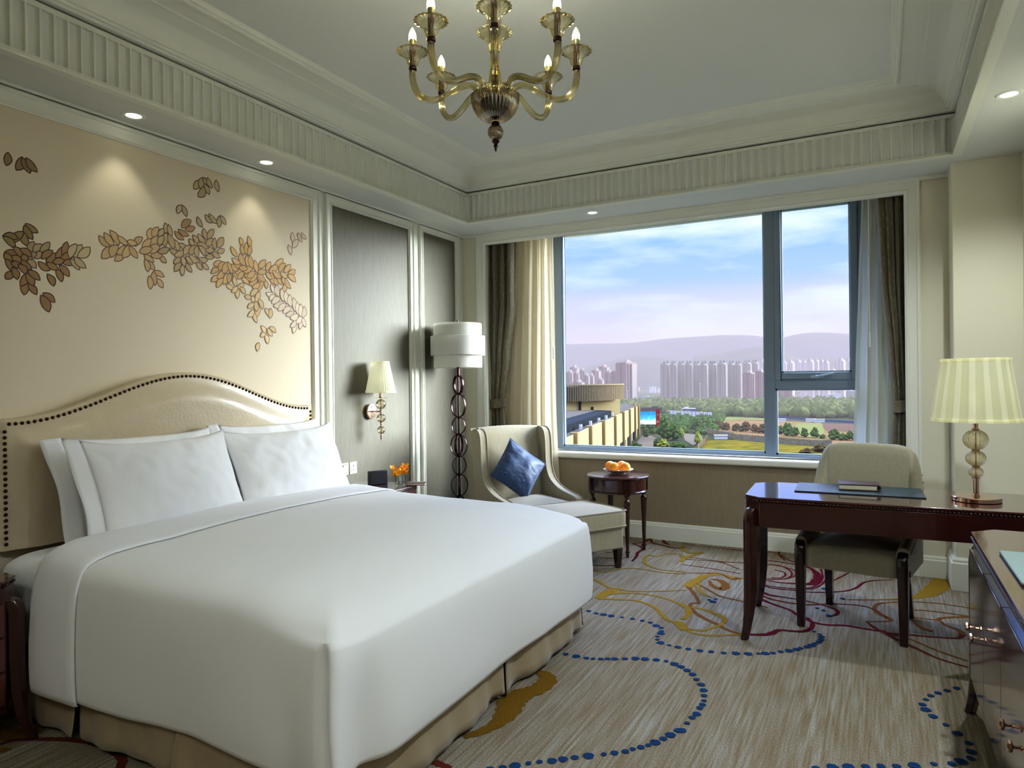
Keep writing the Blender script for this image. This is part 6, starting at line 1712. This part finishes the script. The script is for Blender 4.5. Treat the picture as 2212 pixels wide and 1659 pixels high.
m3 = nt.nodes.new('ShaderNodeMapRange'); m3.inputs['From Min'].default_value = .02; m3.inputs['From Max'].default_value = .16; nt.links.new(sp.outputs['Z'], m3.inputs['Value'])
ml = nt.nodes.new('ShaderNodeMath'); ml.operation = 'MULTIPLY'; nt.links.new(m2.outputs[0], ml.inputs[0]); nt.links.new(m3.outputs[0], ml.inputs[1])
mx = nt.nodes.new('ShaderNodeMix'); mx.data_type = 'RGBA'; nt.links.new(ml.outputs[0], mx.inputs['Factor']); nt.links.new(cr.outputs[0], mx.inputs['A']); mx.inputs['B'].default_value = lin((222, 222, 248))
nt.links.new(mx.outputs['Result'], bg.inputs['Color'])
# the sky grows brighter higher up, above what the window shows from the bed
m4 = nt.nodes.new('ShaderNodeMapRange'); m4.interpolation_type = 'SMOOTHSTEP'; m4.inputs['From Min'].default_value = .28; m4.inputs['From Max'].default_value = .55; m4.inputs['To Min'].default_value = SKYLO; m4.inputs['To Max'].default_value = SKYHI
nt.links.new(sp.outputs['Z'], m4.inputs['Value']); nt.links.new(m4.outputs[0], bg.inputs['Strength'])

# ------------------------------------------------------------------ lights
def light(kind, name, loc, energy, col, **k):
    d = bpy.data.lights.new(name, kind); d.energy = energy; d.color = col
    for a, b_ in k.items():
        if a not in ('rot',): setattr(d, a, b_)
    o = bpy.data.objects.new(name, d); COL.objects.link(o); o.location = loc
    if 'rot' in k: o.rotation_euler = k['rot']
    return o
sd = Vector((-.76, -.62, -.20)).normalized()
sun = light('SUN', 'sun', (5, 20, 20), SUN_E, (1, .975, .91), angle=R(34)); sun.rotation_euler = sd.to_track_quat('-Z', 'Y').to_euler()
po = light('AREA', 'window_portal', (-1.4, 6.18, 1.77), 1, (1, 1, 1), shape='RECTANGLE', size=2.7, size_y=2.1, rot=(-PI / 2, 0, 0)); po.data.cycles.is_portal = True
for p in BULBS: light('POINT', 'bulb_glow', p, BULB_E, (1, .985, .92), shadow_soft_size=.016)
for x, y, lab, v in DLS[:3]: light('SPOT', 'downlight_beam', (x, y, SZ - .012), DL_E, (1, .90, .70), spot_size=R(78), spot_blend=.55, shadow_soft_size=.03)
light('SPOT', 'downlight_beam', (.579, 4.136, SZ - .012), DESK_E, (1, .99, .93), spot_size=R(150), spot_blend=.6, shadow_soft_size=.03)
for yy, lab in ((2.25, 'unseen fill downlight added in the right soffit above the cabinet'), (.45, 'unseen fill downlight added in the right soffit near the entrance')):
    downlight(.579, yy, lab); light('SPOT', 'downlight_beam', (.579, yy, SZ - .012), SIDE_FILL_E * (1 if yy > 1 else .15), (.93, .96, 1), spot_size=R(150), spot_blend=.5, shadow_soft_size=.05)  # unseen fixtures added as fill for the foot of the bed
# unseen fill panels added on the ceiling behind the camera to brighten the room
for x, pe in ((-2.6, FILL_PANEL_E * .35), (-.05, FILL_PANEL_E * 1.6)):
    lp = thing('added_fill_panel', 'unseen square fill light added on the ceiling behind the camera', 'ceiling light', (x, -.85, SZ), 0, 'added fill lights')
    MB().box((-.42, -.32, -.02), (.42, .32, -.0005)).build('housing', X['white'], lp)
    MB().box((-.40, -.30, -.024), (.40, .30, -.021)).build('diffuser', X['lens'], lp)
    light('AREA', 'added_fill_glow', (x, -.85, SZ - .03), pe, (1, 1, .95), shape='RECTANGLE', size=.8, size_y=.6)

# ------------------------------------------------------------------ camera
cam = bpy.data.cameras.new('camera'); co = bpy.data.objects.new('camera', cam); COL.objects.link(co)
cam.sensor_fit = 'HORIZONTAL'; cam.sensor_width = 36; cam.lens = 36 * 1479.3 / 2212; cam.clip_end = 12000; cam.clip_start = .05
yaw, pitch, roll = .491635719, -.00237662646, -.0117917633
cy, sy, cp, sp_ = math.cos(yaw), math.sin(yaw), math.cos(pitch), math.sin(pitch)
fwd = Vector((-sy * cp, cy * cp, sp_)); rt = Vector((cy, sy, 0)); up = rt.cross(fwd)
r2 = rt * math.cos(roll) + up * math.sin(roll); u2 = -rt * math.sin(roll) + up * math.cos(roll)
co.matrix_world = Matrix.Translation((0, 0, 1.38)) @ Matrix((r2, u2, -fwd)).transposed().to_4x4()
S.camera = co
S.view_settings.view_transform = VT; S.view_settings.look = LOOK; S.view_settings.exposure = EXPO
S.view_settings.use_white_balance = True; S.view_settings.white_balance_temperature = WBT; S.view_settings.white_balance_tint = WBTINT
S.cycles.use_denoising = True
S.cycles.max_bounces = 7; S.cycles.transparent_max_bounces = 20; S.cycles.diffuse_bounces = 3; S.cycles.glossy_bounces = 3
S.cycles.use_adaptive_sampling = True; S.cycles.adaptive_threshold = .05; S.cycles.adaptive_min_samples = 16
S.cycles.sample_clamp_indirect = 4; S.cycles.caustics_reflective = False; S.cycles.caustics_refractive = False
